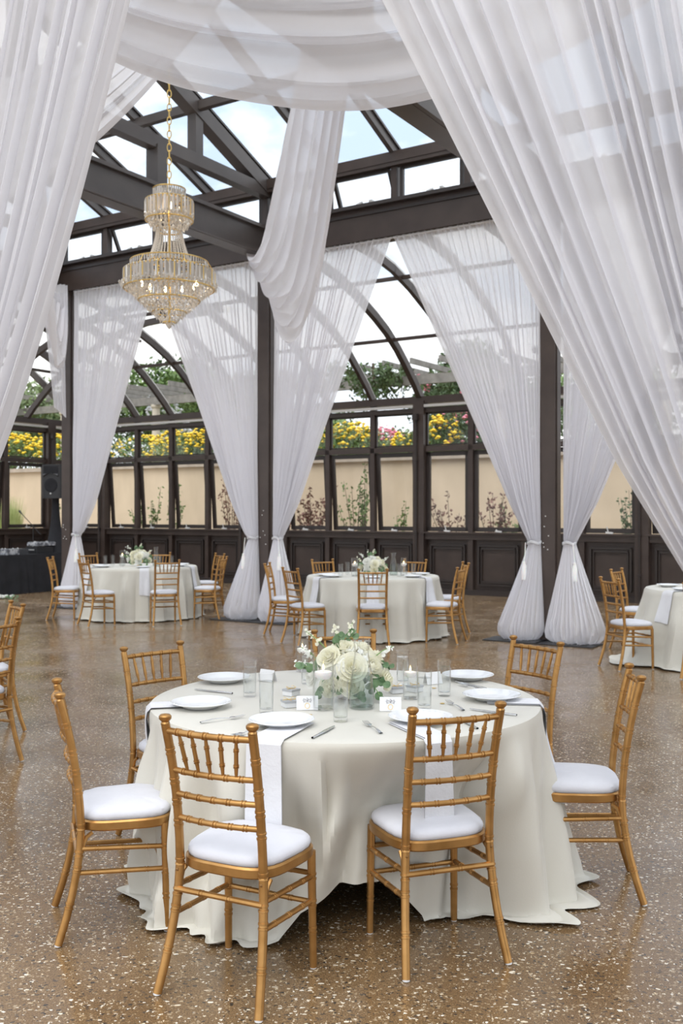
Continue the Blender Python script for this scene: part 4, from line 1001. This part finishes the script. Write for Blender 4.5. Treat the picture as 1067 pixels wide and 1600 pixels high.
def bouquet(loc, label, sc=1.0, seed=3, vase='glass'):
    rng = random.Random(seed); e = empty('floral_centerpiece', loc, 0, label, 'flowers')
    m = MB(); m.lathe([(0,0),(.045,0),(.05,.004),(.02,.014),(.018,.03),(.05,.045),(.066,.075),(.068,.10),(.064,.10),(.06,.08),(.0,.05)], (0,0,0), 28); m.build('vase', M['glass'] if vase == 'glass' else M['goldleaf'], e)
    RS = [((.015,-.10,.165),(.05,-1,.5),.060),((-.075,-.06,.205),(-.5,-.8,.9),.050),((.085,-.04,.16),(.7,-.7,.35),.062),((-.02,-.02,.235),(-.1,-.4,1),.055),((.055,.02,.225),(.5,-.3,1),.052),
          ((-.135,-.035,.12),(-1,-.5,.3),.050),((.145,-.02,.10),(1,-.5,.2),.046),((.01,-.115,.095),(.1,-1,.1),.050),((-.07,-.105,.085),(-.4,-1,0),.044),((.0,.05,.235),(0,.1,1),.050),((.105,.03,.19),(.7,0,1),.048),
          ((-.10,.02,.17),(-1,-.3,.5),.048),((-.05,.07,.20),(-.3,.6,.8),.055),((.06,.09,.18),(.4,.8,.7),.055),((-.075,-.09,.14),(-.6,-1,.2),.040),((.12,.03,.14),(1,.1,.3),.050)]
    for c, d, s_ in RS:
        c = (c[0]*1.12, c[1]*1.05, c[2]-.015)
        m = MB(); rose(m, Vector(c), d, s_, rng); m.build('rose', M['rose'] if rng.random() < .7 else M['rosewhite'], e)
    # hydrangea-like filler and small blossoms
    m = MB()
    for k in range(150):
        d = Vector((rng.gauss(0,1), rng.gauss(0,1), abs(rng.gauss(0,1)))).normalized(); p = Vector((d.x*.135, d.y*.125, .13+d.z*.10)); n_ = d
        for q in range(4): 
            a = q*PI/2+rng.random(); x = n_.orthogonal().normalized(); y = n_.cross(x); roundleaf(m, p+(x*math.cos(a)+y*math.sin(a))*.009, n_+Vector((rng.uniform(-.4,.4),)*3), .0085, rng)
    m.build('small_blossom', M['rosewhite'], e)['kind'] = 'stuff'
    # stock flower spikes leaning out
    for (a, b) in (((-.08,.0,.2),(-.19,-.01,.30)),((.1,0,.17),(.20,-.02,.235)),((-.02,.03,.22),(.02,.03,.335)),((-.1,-.02,.13),(-.235,-.04,.165)),((-.12,.01,.15),(-.205,-.06,.235)),((-.05,.02,.2),(-.06,.03,.32))):
        a, b = Vector(a), Vector(b); m = MB(); m.tube([a, a.lerp(b,.5)+Vector((0,0,.01)), b], [.003,.0025,.0015], 6)
        for q in range(9): t = .35+.65*q/8; p = a.lerp(b,t); 
        s_ = m.build('stem', M['stemgreen'], e)
        m = MB()
        for q in range(16): t = rng.uniform(.45,1.02); p = a.lerp(b,t)+Vector((rng.uniform(-1,1),rng.uniform(-1,1),rng.uniform(-1,1)))*.014; roundleaf(m, p, (rng.uniform(-1,1),rng.uniform(-1,0),rng.uniform(0,1)), .0105*(1.2-.5*t), rng)
        m.build('blossom', M['rosewhite'] if rng.random() < .6 else M['rose'], s_)
    m = MB(); st = MB()
    for (a, b) in (((.06,-.06,.12),(.135,-.11,.035)),((.08,-.03,.11),(.17,-.07,.07)),((-.08,-.04,.13),(-.21,-.06,.15)),((-.07,-.08,.10),(-.125,-.12,.035)),((.02,-.08,.10),(.05,-.13,.03)),((-.01,.04,.2),(.035,.03,.30)),((-.03,.0,.2),(-.045,-.01,.29)),((.1,.02,.12),(.19,.02,.14)),((-.02,-.08,.10),(-.05,-.12,.05))):
        a, b = Vector(a), Vector(b); st.tube([a, a.lerp(b,.5)+Vector((0,0,.012)), b], .0022, 5)
        for q in range(7):
            t = .3+.7*q/6; p = a.lerp(b,t)+Vector((0,0,.012*math.sin(t*PI))); o_ = Vector((rng.uniform(-1,1),rng.uniform(-1,.2),rng.uniform(-.6,.8))).normalized(); roundleaf(m, p+o_*.018, (rng.uniform(-.6,.6),-1,rng.uniform(-.1,1)), rng.uniform(.013,.021), rng)
    for k in range(40):
        d = Vector((rng.gauss(0,1), rng.gauss(0,1), rng.uniform(-.5,.4))).normalized(); roundleaf(m, Vector((d.x*.12,d.y*.12,.12+.05*d.z)), d, rng.uniform(.012,.02), rng)
    m.build('leaf', M['greenery'], e)['kind'] = 'stuff'; st.build('stem', M['stemgreen'], e)
    e.scale = (sc,)*3; return e
bouquet((.03,4.42,ZT_), 'white and cream rose centrepiece with eucalyptus on the near table', 1.0, 3)
b2 = bouquet((TM[0],TM[1],ZT_), 'white rose centrepiece on the middle table', 1.0, 9)
b3 = bouquet((TL[0]-.02,TL[1],ZT_), 'white rose centrepiece in a gold bowl on the left table', 1.0, 12, 'gold')
e = empty('fallen_flowers', px(9,930,18.3)*1, 0, 'bunch of white flowers lying on the floor at the left edge', 'flowers'); e.location.z = 0
rng = random.Random(4); m = MB()
for k in range(9): rose(m, Vector((rng.uniform(-.14,.14), rng.uniform(-.08,.08), .045)), (rng.uniform(-.4,.4),-.5,1), .04, rng)
m.build('rose', M['rosewhite'], e); m = MB()
for k in range(30): roundleaf(m, (rng.uniform(-.2,.2),rng.uniform(-.1,.1),rng.uniform(.015,.06)), (rng.uniform(-1,1),-1,1), .022, rng)
m.build('leaf', M['greenery'], e)

# ------------------------------------------------------------------ crystal chandelier
CX = P(-6.68,NR,0); zz = lambda v: 1.6+(800-v)*.006283
ch = empty('chandelier', (CX.x,CX.y,zz(512)), 0, 'gold and crystal two-tier chandelier hanging on a gold chain', 'chandelier')
oz = zz(512)
m = MB(); z = zz(300)-oz; k = 0; ztop = ZR-oz
while z < ztop:
    pts = [Vector((math.cos(a)*.020, 0, z+.038+math.sin(a)*.040)) for a in [2*PI*q/12 for q in range(13)]]
    if k % 2: pts = [Vector((0, p.x, p.z)) for p in pts]
    m.tube(pts, .0052, 6, False); z += .066; k += 1
m.build('chain', M['goldleaf'], ch)
m = MB()
for r, v in ((.157,296),(.150,312),(.228,314),(.232,345),(.110,362),(.200,409),(.377,410),(.372,421),(.436,424),(.440,452),(.30,470),(.165,488),(.06,504)):
    pts = [Vector((r*math.cos(a), r*math.sin(a), zz(v)-oz)) for a in [2*PI*q/48 for q in range(49)]]; m.tube(pts, .007, 6, False)
for q in range(6):
    a = 2*PI*q/6; c, s_ = math.cos(a), math.sin(a)
    m.tube([Vector((r*c, r*s_, zz(v)-oz)) for r, v in ((.03,300),(.15,312),(.228,314))], .005, 5)
    m.tube([Vector((r*c, r*s_, zz(v)-oz)) for r, v in ((.03,400),(.2,409),(.377,410),(.436,424))], .005, 5)
m.tube([(0,0,zz(298)-oz),(0,0,zz(504)-oz)], .012, 8)
m.build('frame', M['goldleaf'], ch)
def prism(m, r, a, z1, L, w, seg=4, tilt=0):
    c, s_ = math.cos(a), math.sin(a); x = Vector((-s_, c, 0))*w; y = Vector((c, s_, 0))*w*.5; p0 = Vector((r*c, r*s_, z1)); p1 = Vector(((r+tilt)*c, (r+tilt)*s_, z1-L*.8)); p2 = Vector(((r+tilt)*c, (r+tilt)*s_, z1-L)); p_ = p0+Vector((0,0,w*.6))
    vs = [p_, p0+x, p0+y, p0-x, p0-y, p1+x, p1+y, p1-x, p1-y, p2]
    m.add(vs, [(0,1,2),(0,2,3),(0,3,4),(0,4,1),(1,5,6,2),(2,6,7,3),(3,7,8,4),(4,8,5,1),(9,6,5),(9,7,6),(9,8,7),(9,5,8)])
def crow(nm, rows, mt='crystal'):
    m = MB()
    for (r, v, L, w, n_) in rows:
        for q in range(n_): prism(m, r, 2*PI*(q+.5*(rows.index((r,v,L,w,n_)) % 2))/n_, zz(v)-oz, L, w)
    m.build(nm, M[mt], ch, False)['kind'] = 'stuff'
crow('crown_prism', [(.157,297,.085,.009,40),(.12,300,.08,.010,24)])
crow('upper_prism', [(.232,315,.17,.015,36),(.21,318,.15,.014,28)])
def drops(nm, f0, n_, rf, vf, seed, k=150, s0=.0125):
    rg = random.Random(seed); m = MB()
    for q in range(n_):
        f = q/(n_-1); r = rf(f); v = vf(f); kk = max(6, int(r*k)); o_ = rg.random()
        for i in range(kk):
            m.cur = int(rg.random() < .45)
            a = 2*PI*(i+o_)/kk; s_ = s0*rg.uniform(.75,1.3); rr = r+rg.uniform(-.012,.012); p = Vector((rr*math.cos(a), rr*math.sin(a), zz(v)-oz+rg.uniform(-.012,.012))); ro = Matrix.Rotation(rg.uniform(0,PI),3,'Z') @ Matrix.Rotation(rg.uniform(-.5,.5),3,'X')
            m.add([p+ro @ (Vector(w)*s_) for w in ((1,0,.2),(-1,0,.2),(0,.8,.2),(0,-.8,.2),(0,0,1.2),(0,0,-1.9))], [(0,2,4),(2,1,4),(1,3,4),(3,0,4),(2,0,5),(1,2,5),(3,1,5),(0,3,5)])
    m.build(nm, [M['crystal'], M['bead']], ch, False)['kind'] = 'stuff'
drops('upper_drop', 0, 11, lambda f: .232-.115*f**1.2, lambda f: 338+25*f, 1)
drops('crown_bead', 0, 2, lambda f: .15, lambda f: 300+9*f, 2)
crow('rim_bead', [(.377,410,.06,.010,76)])
crow('lower_prism', [(.440,424,.17,.016,64),(.41,426,.15,.015,50)])
drops('lower_drop', 0, 26, lambda f: .45*(1-f)**.9*(1-.10*math.sin(f*PI))+.02, lambda f: 446+62*f, 3)
m = MB()
for r, v, L_, n_ in ((.236,316,.15,12),(.446,425,.15,18)):
    for q in range(n_):
        a = 2*PI*(q+.3)/n_; m.tube([(r*math.cos(a), r*math.sin(a), zz(v)-oz), (r*math.cos(a), r*math.sin(a), zz(v)-oz-L_)], .0055, 6)
m.build('gold_rod', M['goldleaf'], ch)['kind'] = 'stuff'
m = MB()
for q in range(34):
    a = 2*PI*q/34; c, s_ = math.cos(a), math.sin(a)
    for k in range(19):
        f = k/18; r = .125+.085*f**1.6; v = 360+49*f; m.lathe([(0,.0095),(.0088,0),(0,-.0095)], (r*c, r*s_, zz(v)-oz), 6)
m.build('bead_strand', M['bead'], ch, False)['kind'] = 'stuff'
m = MB(); m.lathe([(0,.02),(.02,.0),(.024,-.02),(.0,-.05)], (0,0,.03), 10); m.build('finial_drop', M['crystal'], ch, False)
for q in range(10):
    a = 2*PI*q/10; r, v = (.27,448) if q < 6 else (.12,332)
    m = MB(); m.lathe([(0,0),(.012,.01),(.014,.03),(.008,.055),(0,.07)], (r*math.cos(a), r*math.sin(a), zz(v)-oz), 10); m.build('bulb', M['bulb'], ch)

# ------------------------------------------------------------------ music stand-up corner at left
c0 = Vector((-5.72,20.35,0)); dn = Vector((-DN[0],-DN[1],0)); ds = Vector((-DS[0],-DS[1],0))
e = empty('draped_table', c0, 0, 'long table draped to the floor in black cloth at the left edge', 'table')
W_, D_, H_ = 2.0, .75, .76
def per(t):
    L = 2*(W_+D_); d = t*L
    if d < W_: return dn*d, -ds
    d -= W_
    if d < D_: return dn*W_+ds*d, dn
    d -= D_
    if d < W_: return dn*(W_-d)+ds*D_, ds
    d -= W_; return ds*(D_-d), -dn
m = MB()
def fn(i, j):
    p, nn = per(i % 1.0); f = .02*math.sin(i*150+math.sin(i*40)*2)*j+.06*j; return p+nn*f+Vector((0,0,H_*(1-j)+.004))
m.grid(fn, 260, 16); m.add([Vector((0,0,H_)), dn*W_+Vector((0,0,H_)), dn*W_+ds*D_+Vector((0,0,H_)), ds*D_+Vector((0,0,H_))], [(0,1,2,3)]); m.build('drape', M['black'], e)
rotD = Matrix((dn, ds, Vector((0,0,1)))).transposed()
def onT(a, b, h): return c0+dn*a+ds*b+Vector((0,0,H_+.004+h))
def console(a, b, w, d, h, label, name='audio_console', knobs=10, m1='silver', cat='audio gear', z=0):
    o = empty(name, onT(a,b,z), math.atan2(dn.y,dn.x), label, cat)
    m = MB(); m.box((0,0,h/2), (w,d,h)); m.box((0,0,h+.006), (w*.96,d*.9,.012)); m.build('case', M[m1], o, False)
    for k in range(knobs):
        m = MB(); m.lathe([(.011,0),(.010,.016),(0,.018)], (-w*.42+w*.84*(k%5)/4, -d*.3+d*.5*(k//5), h+.012), 8); m.build('knob', M['blackplastic'] if k % 3 else M['latch'], o)
    for sx in (-1,1):
        m = MB(); m.box((sx*w*.5,0,h*.6), (.012,d*.5,.02)); m.build('handle', M['latch'], o, False)
    return o
console(.28,.34,.42,.34,.12,'silver-edged flight case on the right end of the black table', 'flight_case', 4, 'blackplastic')
console(.24,.33,.48,.30,.06,'silver mixing console on top of the flight case', 'mixing_console', 10, 'silver', z=.152)
console(.95,.40,.60,.34,.09,'dark turntable controller left of the mixing console on the black table', 'turntable_controller', 10, 'darkplastic')
console(1.15,.18,.30,.2,.10,'small silver-trimmed audio box at the front of the black table', 'audio_box', 4, 'silver')
# microphone on a boom stand
mp = at(52,20.9,0); e = empty('microphone_stand', mp, 0, 'black microphone on a boom stand behind the black table', 'microphone')
m = MB(); m.lathe([(0,0),(.14,0),(.14,.015),(0,.02)], (0,0,0), 18); m.build('base', M['blackplastic'], e)
m = MB(); m.tube([(0,0,.01),(0,0,1.3)], .011, 8); m.build('pole', M['blackplastic'], e)
m = MB(); m.tube([(.16,0,1.12),(0,0,1.3),(-.24,0,1.56)], .008, 8); m.lathe([(.02,-.02),(.02,.02)], (0,0,1.3), 10); m.build('boom_arm', M['blackplastic'], e)
m = MB(); m.tube([(-.24,0,1.56),(-.28,0,1.605)], [.014,.018], 10); m.tube([(-.28,0,1.605),(-.30,0,1.63)], [.024,.018], 10); m.build('microphone', M['darkplastic'], e)
# speaker on a scrimmed stand
sp = at(87,20.6,0)
e = empty('speaker_stand', sp, .15, 'speaker stand wrapped in tapered black stretch cloth beside the leftmost column', 'speaker stand')
m = MB(); m.grid(lambda i, j: Vector(((math.cos(2*PI*i)*(.07+.42*(1-j)**2.0)), math.sin(2*PI*i)*(.07+.35*(1-j)**2.0), 1.9*j)), 24, 20, True); m.build('stretch_cover', M['black'], e)
m = MB(); m.tube([(0,0,0),(0,0,1.93)], .018, 10); m.build('pole', M['blackplastic'], e)
e = empty('loudspeaker', (sp.x,sp.y,1.88), -.25, 'black loudspeaker on the wrapped stand beside the leftmost column', 'speaker')
def lsp(i, j):
    t = 2*PI*i; x, y = superell(t, .25, .19, 4.5); k = 1-.10*(y < 0)*0; w = 1-.22*max(0, y/.18); b = .0
    return Vector((x*w*(1-.04*(2*j-1)**4), y, .70*j))
m = MB(); m.grid(lsp, 32, 10, True); m.f.append(tuple(range(32))); m.mi.append(0); m.f.append(tuple(10*32+k for k in range(32))); m.mi.append(0); m.build('cabinet', M['blackplastic'], e)
m = MB(); m.box((0,-.185,.52), (.33,.03,.02)); m.lathe([(.15,0),(.145,.02),(.10,.03),(.05,.015),(0,.02)], (0,-.178,.27), 28, Matrix.Rotation(PI/2,3,'X')); m.build('woofer_grille', M['black'], e)
m = MB(); m.grid(lambda i, j: Vector(((i-.5)*.34, -.188-.03*math.sin(j*PI), .43+.08*j+.09*math.sin(i*PI)*(1-j))), 14, 6); m.build('horn_lip', M['darkplastic'], e)
m = MB(); m.box((0,-.19,.60), (.32,.02,.13)); m.build('horn', M['black'], e, False)
m = MB(); m.lathe([(.016,0),(.016,.006),(0,.008)], (0,-.196,.10), 14, Matrix.Rotation(PI/2,3,'X')); m.build('badge', M['latch'], e)
for sx in (-1,1):
    m = MB(); m.tube([(sx*.205,-.05,.25),(sx*.225,-.06,.3),(sx*.225,-.06,.42),(sx*.205,-.05,.47)], .011, 8); m.build('handle', M['darkplastic'], e)
